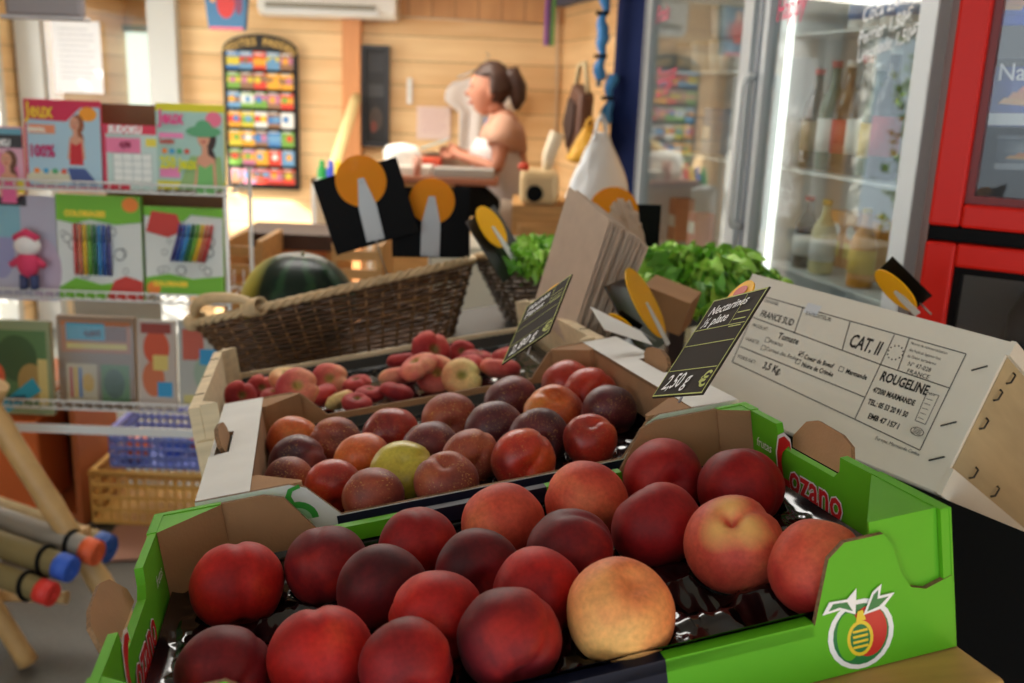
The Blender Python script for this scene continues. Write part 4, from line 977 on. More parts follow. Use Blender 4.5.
def person_shapes(cx, cy, s, hair, dress, hat=None, ar=1.3):
    e = lambda x, y, rx, ry, c: (ell(cx+x*s, cy+y*s/ar*1., rx*s, ry*s/ar, 18), c)
    o = [e(.10, -.02, .20, .34, hair), e(.12, -.55, .16, .30, hair), ([(cx-.26*s, cy-.95*s), (cx-.16*s, cy-.38*s), (cx+.0*s, cy-.28*s), (cx+.26*s, cy-.40*s), (cx+.30*s, cy-.95*s)], SK),
         ([(cx-.20*s, cy-1.1*s), (cx-.14*s, cy-.50*s), (cx+.02*s, cy-.58*s), (cx+.20*s, cy-.48*s), (cx+.24*s, cy-1.1*s)], dress), ([(cx-.05*s, cy-.35*s), (cx-.05*s, cy-.1*s), (cx+.08*s, cy-.1*s), (cx+.10*s, cy-.35*s)], SK), e(0, 0, .15, .24, SK),
         e(-.05, .03, .02, .02, (60, 40, 36)), e(.05, .03, .02, .02, (60, 40, 36)), e(0, -.11, .05, .025, (190, 60, 60))]
    if hat: o += [e(0, .14, .42, .14, hat), e(0, .24, .20, .18, hat)]
    return o
dots = lambda y, n, x0, dx, r: [(ell(x0+i*dx, y, r, r*.75, 12), c) for i, c in zip(range(n), [(240, 130, 40), (60, 160, 210), (70, 170, 110), (220, 90, 70)])]
printed('magazine', 'red and blue games magazine with a woman in a red top, marked 100%', 'magazine', (28, 100, 103, 189), YR+.03,
  [(rect(0, 0, 1, 1), (176, 208, 226)), ([(0, .78), (.55, .76), (.75, .92), (1, .93), (1, 1), (0, 1)], (214, 44, 84)), (rect(.02, .01, .98, .03), (206, 50, 80)), (rect(0, 0, .03, 1), (206, 50, 80)), (rect(.05, .62, .40, .72), (240, 150, 110)), (ell(.84, .85, .12, .08), (248, 160, 40)), (ell(.3, .13, .3, .08), (220, 216, 190))]
  + person_shapes(.66, .74, .42, (150, 84, 50), (206, 40, 50)) + [([(.55, .24), (.78, .24), (.95, .06), (.6, .06)], (70, 90, 150))] + dots(.2, 4, .14, .12, .04),
  [('Jeux', .04, .80, .24, (250, 206, 60), .72), ('100%', .05, .36, .19, (200, 40, 110), .72), ('SPECIAL', .06, .64, .06, (250, 240, 220), .9)], base=(214, 60, 90))
printed('magazine', 'small pink sudoku magazine with a number grid on the top shelf', 'magazine', (105, 125, 158, 190), YR+.03,
  [(rect(0, 0, 1, 1), (200, 222, 216)), (rect(0, .86, 1, 1), (226, 60, 90)), (rect(.04, .57, .7, .80), (240, 130, 170)), (rect(0, 0, .06, 1), (214, 70, 100)), (rect(.18, .12, .9, .56), (240, 244, 240)), (rect(.06, .0, .5, .1), (214, 60, 80)), (rect(.8, .68, 1, .8), (236, 220, 80))]
  + [(rect(.18, .12+i*.11, .9, .128+i*.11), (150, 170, 170)) for i in range(5)] + [(rect(.18+i*.18, .12, .19+i*.18, .56), (150, 170, 170)) for i in range(5)],
  [('SUDOKU', .12, .875, .15, (255, 255, 255), .85), ('4,90', .32, .66, .11, (150, 40, 80), .9)], base=(226, 150, 160))
printed('magazine', 'yellow games magazine with a woman in a green hat, marked 250 jeux', 'magazine', (158, 104, 225, 190), YR+.03,
  [(rect(0, 0, 1, 1), (170, 206, 196)), (rect(0, .91, 1, 1), (222, 214, 40)), (rect(0, 0, 1, .10), (222, 214, 40)), (ell(.85, .83, .12, .09), (240, 120, 150)), (rect(.04, .60, .40, .66), (240, 140, 190)), (rect(.04, .14, .34, .26), (240, 140, 190)), ([(.3, .0), (.5, .4), (.95, .4), (1, .0)], (150, 186, 120))]
  + person_shapes(.70, .62, .62, (60, 42, 36), (120, 190, 110), (96, 168, 120)) + dots(.45, 4, .12, .11, .04),
  [('Jeux', .05, .77, .22, (240, 80, 150), .75), ('250 jeux', .05, .25, .19, (226, 224, 30), .66), ('Loisirs', .06, .54, .07, (200, 80, 70), .9)], base=(222, 214, 40))
printed('magazine', 'puzzle magazine with a smiling child cut off by the left edge, top shelf', 'magazine', (-34, 126, 25, 192), YR+.03,
  [(rect(0, 0, 1, 1), (226, 170, 190)), (rect(0, .88, 1, .97), (110, 170, 190)), (rect(0, .68, 1, .88), (60, 60, 64)), (rect(.7, .0, 1, .2), (230, 210, 60)), (ell(.62, .3, .3, .3), (226, 120, 160))]
  + person_shapes(.72, .50, .6, (110, 70, 50), (226, 100, 150)), [('DOKU', .48, .71, .13, (240, 240, 240), .8)], base=(226, 150, 170))
def markers(u, n, rev=False):
    cs = [(196, 70, 70), (214, 120, 90), (234, 190, 50), (110, 170, 60), (40, 110, 70), (60, 140, 200), (50, 90, 170), (60, 60, 130)]
    return cs[::-1] if rev else cs
def book(label, r, rev, sl):
    sc_ = [(rect(0, 0, 1, 1), (226, 230, 226))]
    rr = random.Random(3+sl)
    for k in range(16):
        x, y = rr.uniform(.06, .9), rr.uniform(.25, .7); a = rr.uniform(.03, .07); sc_ += [(ell(x, y, a, a*.9, 12), (120, 124, 124)), (ell(x, y, a*.8, a*.7, 12), (226, 230, 226))]
    if not rev:
        sc_ += [([(0, .76), (.2, .73), (.4, .77), (.7, .73), (1, .76), (1, 1), (0, 1)], (120, 190, 50)), ([(0, 0), (1, 0), (1, .13), (.8, .2), (.5, .16), (.2, .22), (0, .12)], (120, 190, 50)), ([(.55, .0), (1, 0), (1, .2), (.8, .25), (.66, .2)], (206, 60, 50)), (ell(.88, .92, .10, .07), (246, 140, 50))]
    else:
        sc_ += [([(0, .9), (.5, .84), (.6, .92), (1, .9), (1, 1), (0, 1)], (120, 190, 50)), ([(0, 0), (1, 0), (1, .24), (.6, .2), (.3, .25), (0, .2)], (120, 190, 50)), ([(.02, .72), (.3, .66), (.5, .74), (.42, .92), (.1, .95)], (206, 60, 50)), (ell(.10, .08, .09, .08), (246, 140, 50))]
    tt = [('COLORIAGES', .10, .80 if not rev else .11, .075, (250, 220, 60), .85)]
    t = printed('colouring_book', label, 'book', r, YR+.03, sc_, tt, thick=.016, base=(120, 190, 50))
    x0, y0, x1, y1 = r; w_ = at(x1, y1, YR).x-at(x0, y1, YR).x; h_ = (y1-y0)/F*2.68
    for k, c in enumerate(markers(0, 8, rev)):
        b = B(); x = (-.5+.22+k*.058+(.13 if rev else 0))*w_; y = (.25 if not rev else .40)*h_; L_ = (.48 if not rev else .42)*h_
        sk = sl*.02
        b.tube([(x, y, .010), (x+sk, y+L_*.66, .010)], .0052, 8, 0); b.tube([(x+sk, y+L_*.66, .010), (x+sk*1.3, y+L_, .010)], .0046, 8, 0)
        obj('felt_pen', b, cm(c, .3), t)
book('green colouring book with upright felt pens in rainbow order, middle shelf', (61, 196, 144, 301), False, 0)
book('green colouring book with a slanted row of felt pens, right end of the middle shelf', (147, 208, 224, 296), True, 1)
t = printed('toy_packet', 'clear bag with a small pink and white plush doll, left on the middle shelf', 'toy', (-10, 196, 60, 300), YR+.03,
  [(rect(0, 0, 1, 1), (180, 178, 196)), (rect(.05, .9, .6, 1), (60, 60, 66)), (ell(.2, .5, .2, .3), (150, 150, 190)), (rect(.0, .6, .5, .9), (130, 180, 196)), (ell(.8, .3, .25, .3), (190, 170, 190))], (), thick=.006, base=(186, 184, 200))
b = B(); b.sphere(lambda d: V((d.x*.036, .155+d.y*.030, .03+d.z*.022)), 24, 16, 0); b.sphere(lambda d: V((d.x*.030, .105+d.y*.038, .03+d.z*.02)), 20, 14, 1)
for s in (-1, 1): b.tube([(s*.02, .118, .03), (s*.046, .10, .032)], [.011, .009], 8, 1); b.tube([(s*.014, .075, .03), (s*.015, .035, .03)], .012, 8, 2)
b.tube([(-.03, .172, .032), (0, .19, .034), (.03, .172, .032)], .012, 8, 1)
for v in b.bm.verts: v.co.x += .03
obj('doll', b, [cm((232, 226, 224), .8), cm((214, 60, 100), .8), cm((60, 70, 110), .8)], t)
# bottom shelf toy packets
pk_sh = [(rect(0, 0, 1, 1), (150, 120, 96)), (rect(.05, .62, .95, .95), (190, 110, 60)), (rect(.1, .1, .5, .5), (214, 190, 150)), (rect(.14, .14, .18, .46), (200, 60, 60)), (rect(.20, .14, .24, .46), (230, 180, 60)), (rect(.26, .14, .30, .46), (70, 120, 180)), (ell(.38, .3, .08, .1), (226, 170, 50)), (rect(.55, .1, .92, .5), (90, 130, 70)), (ell(.72, .3, .14, .16), (60, 90, 60)), (rect(.12, .66, .9, .72), (230, 200, 90)), (rect(.6, .75, .9, .9), (130, 80, 60)), (rect(.12, .75, .62, .93), (40, 160, 190))]
t = printed('toy_packet', 'boxed toy set with a turquoise price label, centre of the bottom shelf', 'toy', (61, 318, 137, 411), YR+.03, pk_sh, [('4,60€', .36, .80, .08, (20, 40, 80), .9)], thick=.02, base=(170, 150, 130))
obj('wrapper', B().box(-.11, .11, .005, .25, .012, .0125), clear, t)
t = printed('toy_packet', 'green toy packet with a tilted turquoise price label at the left edge, bottom shelf', 'toy', (-14, 322, 54, 414), YR+.03,
  [(rect(0, 0, 1, 1), (140, 150, 110)), (rect(.06, .1, .94, .9), (84, 120, 70)), (ell(.5, .6, .3, .25), (60, 90, 50)), (ell(.7, .35, .2, .2), (170, 140, 80)), (rect(.8, .1, .94, .6), (210, 190, 120)), (ell(.2, .4, .12, .15), (210, 90, 50)), ([(.16, .06), (.3, .0), (.84, .26), (.72, .40)], (40, 160, 190))], [('4,60€', .34, .14, .09, (20, 40, 80), .9)], thick=.02, base=(150, 150, 120))
printed('toy_packet', 'orange and grey toy packet right of the boxed toy set, bottom shelf', 'toy', (140, 322, 177, 410), YR+.03,
  [(rect(0, 0, 1, 1), (190, 176, 166)), (ell(.5, .7, .35, .2), (206, 84, 50)), (ell(.4, .35, .3, .2), (200, 110, 70)), (rect(.4, .45, .8, .62), (220, 196, 110)), (rect(.5, .15, .9, .32), (50, 150, 200)), (rect(.1, .86, .9, .97), (150, 60, 50))], (), thick=.014, base=(196, 186, 180))
printed('toy_packet', 'clear toy packet beside the wooden crate end, right end of the bottom shelf', 'toy', (180, 322, 222, 408), YR+.03,
  [(rect(0, 0, 1, 1), (176, 176, 170)), (rect(.1, .55, .6, .9), (190, 90, 70)), (ell(.6, .4, .25, .2), (150, 170, 150)), (rect(.5, .5, .95, .68), (50, 150, 200)), (rect(.1, .05, .9, .15), (200, 190, 120))], (), thick=.014, base=(186, 184, 178))
# hanging pack, top left, and poster on the left wall
M = front(42, -2, 2.45); t = thing('hanging_pack', 'clear plastic pack hanging at the top left corner', 'package', M @ T(0, -.10, 0))
obj('tray', B().box(-.095, .095, .055, .20, -.03, 0), pm('pack_grey', (150, 140, 140), .3), t, bev=.012); obj('rim', B().box(-.10, .10, .05, .06, -.035, .01), pm('pack_rim', (196, 190, 190), .25), t, bev=.003)

# ================================================================= LEFT FLOOR AREA
def wbox(px0, py0, px1, py1, Y): a, c = at(px0, py1, Y), at(px1, py0, Y); return a.x, c.x, a.z, c.z
# wooden shelf unit behind rack
x0, x1, z0, z1 = wbox(-10, 405, 105, 480, 3.3)
t = thing('storage_cubby', 'orange and brown wooden cubby on the floor behind the wire rack', 'cabinet', T(-1.75, 3.4, 0)); bd = t.matrix_world.inverted()
w2 = pm('cubby_wood', (176, 98, 54), .5, var=.1)
for x in (-2.35, -1.95, -1.55): obj('side_panel', B().box(x, x+.02, 3.25, 3.6, 0, .52), w2, t, build=bd)
obj('shelf', B().box(-2.33, -1.55, 3.25, 3.6, .04, .06), w2, t, build=bd); obj('top', B().box(-2.35, -1.53, 3.25, 3.6, .52, .54), w2, t, build=bd); obj('back', B().box(-2.33, -1.55, 3.59, 3.6, .06, .52), pm('cubby_back', (110, 56, 34), .6), t, build=bd)
o = obj('toy_box', B().box(-1.91, -1.68, 3.27, 3.5, .061, .40), cm((232, 120, 60)), bev=.01); origin_of(o, (-1.8, 3.38, .061)); tag(o, 'orange box inside the wooden cubby at the left edge', 'box')
# plastic basket with lattice, filled with toys
def lattice_basket(label, cx, cy, w, d, h, z, mats):
    t = thing('plastic_basket', label, 'basket', T(cx, cy, z))
    b = B(); 
    for s in (-1, 1):
        for i in range(13):
            x = -w/2+w*i/12; b.box(x-.004, x+.004, s*d/2-.003, s*d/2+.003, .01, h)
        for i in range(9):
            y = -d/2+d*i/8; b.box(s*w/2-.003, s*w/2+.003, y-.004, y+.004, .01, h)
    for k in range(5):
        z_ = .01+(h-.01)*k/4; b.box(-w/2, w/2, -d/2-.004, -d/2+.004, z_-.006, z_+.006); b.box(-w/2, w/2, d/2-.004, d/2+.004, z_-.006, z_+.006); b.box(-w/2-.004, -w/2+.004, -d/2, d/2, z_-.006, z_+.006); b.box(w/2-.004, w/2+.004, -d/2, d/2, z_-.006, z_+.006)
    obj('lattice', b, mats[0], t)
    obj('floor_panel', B().box(-w/2, w/2, -d/2, d/2, 0, .012), mats[0], t)
    b = B(); b.tube([(-w/2, -d/2, h), (w/2, -d/2, h), (w/2, d/2, h), (-w/2, d/2, h)], .012, 8, closed=True); obj('rim', b, mats[1], t)
    return t
lattice_basket('yellow lattice plastic basket on the floor behind the wire rack', -1.30, 3.42, .40, .3, .20, .015, [cm((226, 180, 96), .4), cm((236, 190, 110), .4)])
lattice_basket('blue lattice plastic basket stacked on the yellow one', -1.26, 3.42, .34, .26, .14, .228, [cm((110, 130, 210), .4), cm((130, 140, 220), .4)])
for k, (x, y, z, c, lab) in enumerate([(-1.36, 3.36, .36, (232, 110, 50), 'orange'), (-1.24, 3.40, .36, (70, 110, 210), 'blue'), (-1.15, 3.45, .36, (214, 60, 60), 'red')]):
    b = B(); b.sphere(lambda d: d*.05*(1+.0*d.x), 20, 14); b.tube([(-.05, 0, 0), (.05, 0, 0)], .012, 8); o = obj('toy_ball', b, cm(c, .4), M=T(x, y, z-.08)); tag(o, lab+' toy in the blue lattice basket', 'toy')
M = T(at(150, 486, 3.1).x, 3.15, .002) @ RZ(.12); b = B(); b.pr([(-.2, -.14, 0), (.26, -.10, 0), (.25, .16, 0), (-.18, .14, 0)], (0, 0, .012)); o = obj('floor_mat', b, pm('mat_pink', (176, 134, 118), .8), M=M, bev=.004); tag(o, 'worn pinkish board lying on the grey floor in front of the lattice baskets', 'board')

# bamboo stand with rolled mats
YB = 2.35
t = thing('bamboo_stand', 'bamboo trestle on the floor at the left edge holding rolled beach mats', 'stand', T(-1.35, 2.4, 0)); bd = t.matrix_world.inverted()
def pole(name, a, c, r):
    a, c = V(a), V(c); n = 24; pts = [a+(c-a)*i/n for i in range(n+1)]; rr = [r*(1.10 if i % 6 == 0 else 1) for i in range(n+1)]
    return obj(name, B().tube(pts, rr, 12), bamboo, t, build=bd)
ft = at(28, 662, 2.38); s_ = ft.z-.02
pole('pole', (ft.x, 2.38, .02), (ft.x-.38, 2.30, .95), .026)
tp = at(-6, 415, 2.44); ft2 = at(62, 522, 2.44); dd_ = (ft2-tp)/(tp.z-ft2.z)
pole('pole', ft2+dd_*(ft2.z-.02), tp-dd_*.2, .030)
pole('pole', (-1.75, 2.55, .02), (-1.35, 2.45, .80), .026)
pole('crossbar', (-1.80, 2.36, .36), (-1.16, 2.50, .36), .018); pole('crossbar', (-1.9, 2.42, .20), (-1.2, 2.42, .20), .016)
def roll(label, px, py, col, body, Y, r, dz=.0, Ln=.75, ysp=.25):
    e = at(px, py, Y); d = V((-.95, ysp, .16+dz)).normalized(); M = basis(V((0, 1, 0)).cross(d), (0, 1, 0), e); M = d.to_track_quat('Z', 'Y').to_matrix().to_4x4(); M.translation = e
    t = thing('rolled_mat', label, 'mat', M, None)
    b = B(); pts = []
    for i in range(90): a = i/90*2*PI*3.3; q = .008+(r-.008)*i/90; pts.append((q*math.cos(a), q*math.sin(a)))
    for (x0, y0), (x1, y1) in zip(pts, pts[1:]):
        b.poly([(x0, y0, 0), (x1, y1, 0), (x1, y1, Ln), (x0, y0, Ln)], 0)
    b.lathe([(r*.2, .006), (r*.96, .006), (r, .02), (r, Ln), (r*.2, Ln)], n=28); obj('mat_roll', b, body, t)
    b = B(); b.tube([(x, y, -.004) for x, y in pts], .0052, 6); b.lathe([(r*1.04, -.002), (r*1.04, .035), (r*.98, .036), (r*.98, -.002)], n=28); obj('coloured_edge', b, cm(col, .5), t)
    b = B(); b.tube([((r+.004)*math.cos(a), (r+.004)*math.sin(a), .07+.01*math.sin(a)) for a in [2*PI*i/24 for i in range(24)]], .006, 6, closed=True); obj('elastic_band', b, dark_slate, t)
matb = pm('mat_tan', (160, 140, 96), .7, var=.1, vscale=30); matg = pm('mat_grey', (140, 134, 124), .6); mato = pm('mat_olive', (120, 106, 66), .7, var=.1)
roll('rolled tan beach mat with blue edge, topmost and farthest of the rolls', 108, 549, (50, 100, 190), matb, 2.62, .042)
roll('rolled grey mat with orange edge in the bamboo stand', 96, 553, (226, 96, 50), matg, 2.40, .034)
roll('rolled olive mat with blue edge below the orange-edged roll', 70, 569, (50, 96, 200), mato, 2.32, .034)
roll('rolled mat with red edge, lowest of the rolls', 51, 594, (214, 52, 44), mato, 2.26, .030)

# ================================================================= MIDDLE GROUND: table, stools, clutter
xl, xr = at(236, 235, 3.6).x, at(345, 235, 3.6).x; zt = at(290, 234, 3.6).z
t = thing('side_table', 'dark topped wooden table behind the watermelon', 'table', T((xl+xr)/2, 3.9, 0)); bd = t.matrix_world.inverted()
obj('tabletop', B().box(xl, xr, 3.6, 3.9, zt-.06, zt), wood_dark, t, build=bd, bev=.004)
obj('apron', B().box(xl+.03, xr-.03, 3.63, 3.65, zt-.14, zt-.05), pm('orange_wood', (214, 130, 70), .5, var=.1), t, build=bd)
for x in (xl+.05, xr-.05):
    for y in (3.65, 3.85): obj('leg', B().box(x-.025, x+.025, y-.025, y+.025, 0, zt-.05), wood_warm, t, build=bd)
def slat_crate(label, x0, x1, y0, y1, z0, z1):
    t = thing('slatted_crate', label, 'crate', T((x0+x1)/2, (y0+y1)/2, z0)); bd = t.matrix_world.inverted()
    for x in (x0, x1-.02): obj('end_panel', B().box(x, x+.02, y0, y1, z0, z1), wood_warm, t, build=bd)
    n = 3
    for k in range(n):
        a = z0+(z1-z0)*k/n; obj('slat', B().box(x0+.02, x1-.02, y0, y0+.012, a+.01, a+(z1-z0)/n-.02), wood_warm, t, build=bd)
    obj('base', B().box(x0+.02, x1-.02, y0, y1, z0, z0+.01), wood_warm, t, build=bd)
x0, x1, z0, z1 = wbox(332, 246, 382, 300, 3.3); slat_crate('light wooden slatted crate below the left black price card', x0, x1, 3.3, 3.6, z0, z1)
x0b, x1b, z0b, z1b = wbox(225, 246, 262, 300, 3.3); slat_crate('light wooden slatted crate left of the watermelon', x0b, x1b, 3.3, 3.6, z0, z1)
t = thing('crate_bench', 'wooden bench carrying the slatted crates behind the baskets', 'bench', T((x0b+x1)/2, 3.45, 0)); bd = t.matrix_world.inverted()
obj('seat', B().box(x0b-.03, x1+.03, 3.25, 3.58, z0-.03, z0-.001), wood_warm, t, build=bd)
for x in (x0b, x1-.04): obj('leg', B().box(x, x+.04, 3.28, 3.54, 0, z0-.03), wood_warm, t, build=bd)
x0, x1, z0, z1 = wbox(425, 250, 520, 400, 2.9)
t = thing('cream_cabinet', 'cream panel cabinet seen between the two wicker baskets', 'cabinet', T((x0+x1)/2, 3.0, 0)); bd = t.matrix_world.inverted()
crm = pm('cream_panel', (206, 198, 178), .5)
obj('body', B().box(x0, x1, 2.92, 3.2, 0, z1), crm, t, build=bd, bev=.004); obj('door', B().box(x0+.02, x1-.02, 2.905, 2.92, .05, z1-.03), crm, t, build=bd, bev=.003); obj('handle', B().box(x1-.06, x1-.045, 2.89, 2.905, z1-.25, z1-.12), metal, t, build=bd)

# counter with clutter
YC = 4.55; cz = at(440, 178, YC).z
cx0, cx1 = at(378, 180, YC).x, at(498, 180, YC).x
t = thing('shop_counter', 'wooden shop counter the woman works at', 'counter', T((cx0+cx1)/2, YC+.3, 0)); bd = t.matrix_world.inverted()
xk = at(458, 180, 4.8).x; obj('worktop', B().box(cx0, cx1, YC, YC+.2, cz-.03, cz).box(cx0, xk, YC+.2, YC+.72, cz-.03, cz), pm('counter_top', (150, 92, 64), .4), t, build=bd, bev=.004)
obj('front_panel', B().box(cx0+.03, xk-.02, YC+.04, YC+.06, 0, cz-.03), wood_warm, t, build=bd); obj('side_panel', B().box(cx0+.03, cx0+.06, YC+.06, YC+.6, 0, cz-.03), wood_warm, t, build=bd)
obj('side_panel', B().box(xk-.05, xk-.02, YC+.06, YC+.6, 0, cz-.03), wood_warm, t, build=bd)
def onc(px, py, Y=None): return at(px, py, Y or YC+.15)
def cbox(name, label, cat, px0, px1, py0, d, col, y=.1, zb=cz+.001, bev=.004):
    a, c = at(px0, py0, YC+y), at(px1, py0, YC+y); o = obj(name, B().box(a.x, c.x, YC+y, YC+y+d, zb, max(zb+.01, a.z)), cm(col), bev=bev); origin_of(o, ((a.x+c.x)/2, YC+y+d/2, zb)); return tag(o, label, cat)
cbox('cash_tray', 'low grey tray at the front of the counter beside the woman', 'tray', 433, 494, 168, .14, (160, 156, 150), .03)
cbox('paper_stack', 'stack of white papers on the counter left of the tray', 'papers', 398, 430, 166, .2, (220, 214, 204), .05)
cbox('red_folder', 'red folder lying on the papers on the counter', 'folder', 412, 440, 158, .15, (214, 84, 54), .3)
cbox('book_stack', 'small stack of tan books behind the red folder', 'books', 420, 470, 152, .12, (196, 170, 140), .47)
b = B(); P = onc(402, 152, YC+.2); b.lathe([(.0, -.06), (.06, -.065), (.085, -.03), (.09, .03), (.075, .06), (.0, .075)], n=28); o = obj('white_bowl', b, pm('bowl_white', (244, 244, 240), .3), M=T(P.x, YC+.2, cz+.068)); tag(o, 'shiny white rounded bowl on the left end of the counter', 'bowl')
b = B(); b.lathe([(.018, 0), (.024, .09), (.022, .09), (.017, .004), (0, .004)], n=20); P = onc(412, 160, YC+.1); o = obj('paper_cup', b, cm((206, 150, 130)), M=T(P.x+.03, YC+.06, cz+.001)); tag(o, 'small pinkish cup at the counter edge by the white bowl', 'cup')
# toys and rolled poster left of the counter
x0, x1, z0, z1 = wbox(312, 182, 372, 260, 4.9)
t = thing('toy_shelf', 'low white shelf left of the counter under the rolled poster', 'shelf', T((x0+x1)/2, 5.0, 0)); bd = t.matrix_world.inverted()
for z in (z1-.02, .5): obj('shelf_board', B().box(x0, x1, 4.9, 5.2, z, z+.02), white_paint, t, build=bd)
for x in (x0, x1-.02): obj('side_panel', B().box(x, x+.02, 4.9, 5.2, 0, z1), white_paint, t, build=bd)
for k, (px, c, nm) in enumerate([(322, (40, 150, 70), 'green'), (331, (60, 80, 190), 'blue'), (338, (230, 200, 50), 'yellow'), (346, (210, 50, 50), 'red'), (355, (236, 236, 236), 'white')]):
    P = at(px, 176, 4.98); b = B(); b.lathe([(.02, 0), (.026, .015), (.022, .05), (.012, .065), (.016, .08), (0, .1)], n=16); o = obj('toy_figure', b, cm(c, .4), M=T(P.x, 4.98, z1+.001)); tag(o, nm+' toy on the low shelf beneath the rolled poster', 'toy', 'small toys on the low shelf')
a, c = at(332, 172, 5.02), at(356, 98, 6.0); b = B(); b.tube([a.lerp(c, i/8) for i in range(9)], .032, 16); o = obj('rolled_poster', b, pm('poster_cream', (232, 208, 150), .6)); origin_of(o, a); tag(o, 'cream rolled poster leaning against the orange post', 'poster')

# ================================================================= BACK WALL ITEMS
YW = 6.19
def wp_(px, py): p = at(px, py, YW); return p.x, p.z
# air conditioner
x0, zb = wp_(266, 13); x1, _ = wp_(400, 18)
t = thing('air_conditioner', 'white wall air conditioner at the top of the back wall', 'air conditioner', T((x0+x1)/2, 6.09, 1.98)); 
w_ = (x1-x0)/2; b = B(); b.pr([(-w_, -.10, .03), (-w_, -.06, 0), (-w_, .10, 0), (-w_, .10, .23), (-w_, -.08, .23), (-w_, -.11, .20)], (2*w_, 0, 0)); obj('housing', b, pm('ac_white', (236, 234, 228), .35), t, bev=.01)
obj('vent', B().box(-w_+.05, w_-.12, -.118, -.104, .045, .07), pm('vent_grey', (150, 146, 132), .5), t); obj('flap', B().box(-w_+.04, w_-.10, -.114, -.09, .012, .035), white_paint, t)
# leaflet board
x0, zt = wp_(221, 40); x1, _ = wp_(291, 42); zb = wp_(258, 188)[1]; zt = wp_(255, 34)[1]
cxb = (x0+x1)/2+.03; wb_ = (x1-x0)+.03; hb_ = zt-zb
t = thing('leaflet_board', 'black arched leaflet board lettered VISITES PASSION on the plank wall', 'board', frame((1, 0, 0), (0, 0, 1), (0, -1, 0), (cxb, YW-.005, zb)))
ar = [(-wb_/2, 0), (wb_/2, 0), (wb_/2, hb_-.10)] + [(wb_/2*math.cos(a), hb_-.10+.10*math.sin(a)) for a in [PI*i/14 for i in range(1, 14)]] + [(-wb_/2, hb_-.10)]
b = B(); b.pr([(x, y, 0) for x, y in ar], (0, 0, .03)); obj('panel', b, pm('board_black', (30, 26, 24), .5), t)
gold = cm((206, 168, 90))
for k, ch in enumerate('VISITES PASSION'):
    a = PI*(.86-.72*k/14); txt('lettering', ch, .060, T(wb_*.46*math.cos(a)*1.0, hb_-.150+.085*math.sin(a), .032) @ RZ((a-PI/2)*.5), gold, t, align='CENTER', bold=.002) if ch != ' ' else None
cw_, chh = (wb_-.05)/5, (hb_-.125)/7
for r_ in range(7): obj('pocket', B().box(-wb_/2+.02, wb_/2-.02, .012+chh*r_, .030+chh*r_, .0301, .046), dark_slate, t)
rr = random.Random(11); cols = [((226, 70, 50), 'red'), ((240, 170, 50), 'orange'), ((70, 130, 190), 'blue'), ((236, 236, 230), 'white'), ((120, 170, 70), 'green'), ((220, 200, 60), 'yellow'), ((110, 160, 200), 'light blue'), ((150, 110, 80), 'brown'), ((196, 120, 150), 'pink')]
rown = ['bottom', 'sixth', 'fifth', 'fourth', 'third', 'second', 'top']; coln = ['first', 'second', 'third', 'fourth', 'last']
for r_ in range(7):
    for c_ in range(5):
        c1, n1 = rr.choice(cols); c2, n2 = rr.choice(cols); c3, _ = rr.choice(cols); x = -wb_/2+.025+cw_*(c_+.5); y = .016+chh*r_
        M = t.matrix_world @ T(x, y+.016, .0365) 
        L_ = thing('leaflet', '%s and %s leaflet, %s in the %s row of the black arched board' % (n1, n2, coln[c_], rown[r_]), 'leaflet', M, 'leaflets on the arched board')
        hw = cw_*.475; hh = chh*.90
        obj('sheet', B().box(-hw, hw, 0, hh, -.003, .003), cm((230, 228, 220)), L_)
        flats('cover_print', [(rect(-hw, 0, hw, hh), c1), (rect(-hw, rr.uniform(.2, .5)*hh, hw, rr.uniform(.6, .8)*hh), c2), (ell(rr.uniform(-.4, .4)*hw, hh*.5, hw*.5, hh*.2, 10), c3), (rect(-hw*.8, hh*.84, hw*.6, hh*.92), (240, 240, 235))], T(0, 0, .003), L_)
# dark narrow wall frame
x0, z1 = wp_(361, 45); x1, z0 = wp_(388, 147)
t = thing('narrow_wall_frame', 'narrow black framed display case on the plank wall right of the orange post', 'frame', frame((1, 0, 0), (0, 0, 1), (0, -1, 0), ((x0+x1)/2+.01, YW, z0))); w_, h_ = x1-x0, z1-z0
b = B(); b.box(-w_/2, w_/2, 0, h_, 0, .02); obj('backing', b, pm('case_black', (34, 34, 36), .5), t)
b = B(); e = .022; b.box(-w_/2, -w_/2+e, 0, h_, .02, .05); b.box(w_/2-e, w_/2, 0, h_, .02, .05); b.box(-w_/2+e, w_/2-e, 0, e, .02, .05); b.box(-w_/2+e, w_/2-e, h_-e, h_, .02, .05); obj('frame', b, pm('case_edge', (46, 46, 50), .4), t)
flats('picture', [(rect(-w_*.3, h_*.74, w_*.3, h_*.92), (54, 54, 58)), (rect(-w_*.3, h_*.5, w_*.3, h_*.62), (66, 66, 68)), (ell(0, h_*.28, w_*.26, h_*.12), (74, 62, 56)), (ell(-w_*.08, h_*.2, w_*.12, h_*.06), (120, 60, 50))], T(0, 0, .02), t)
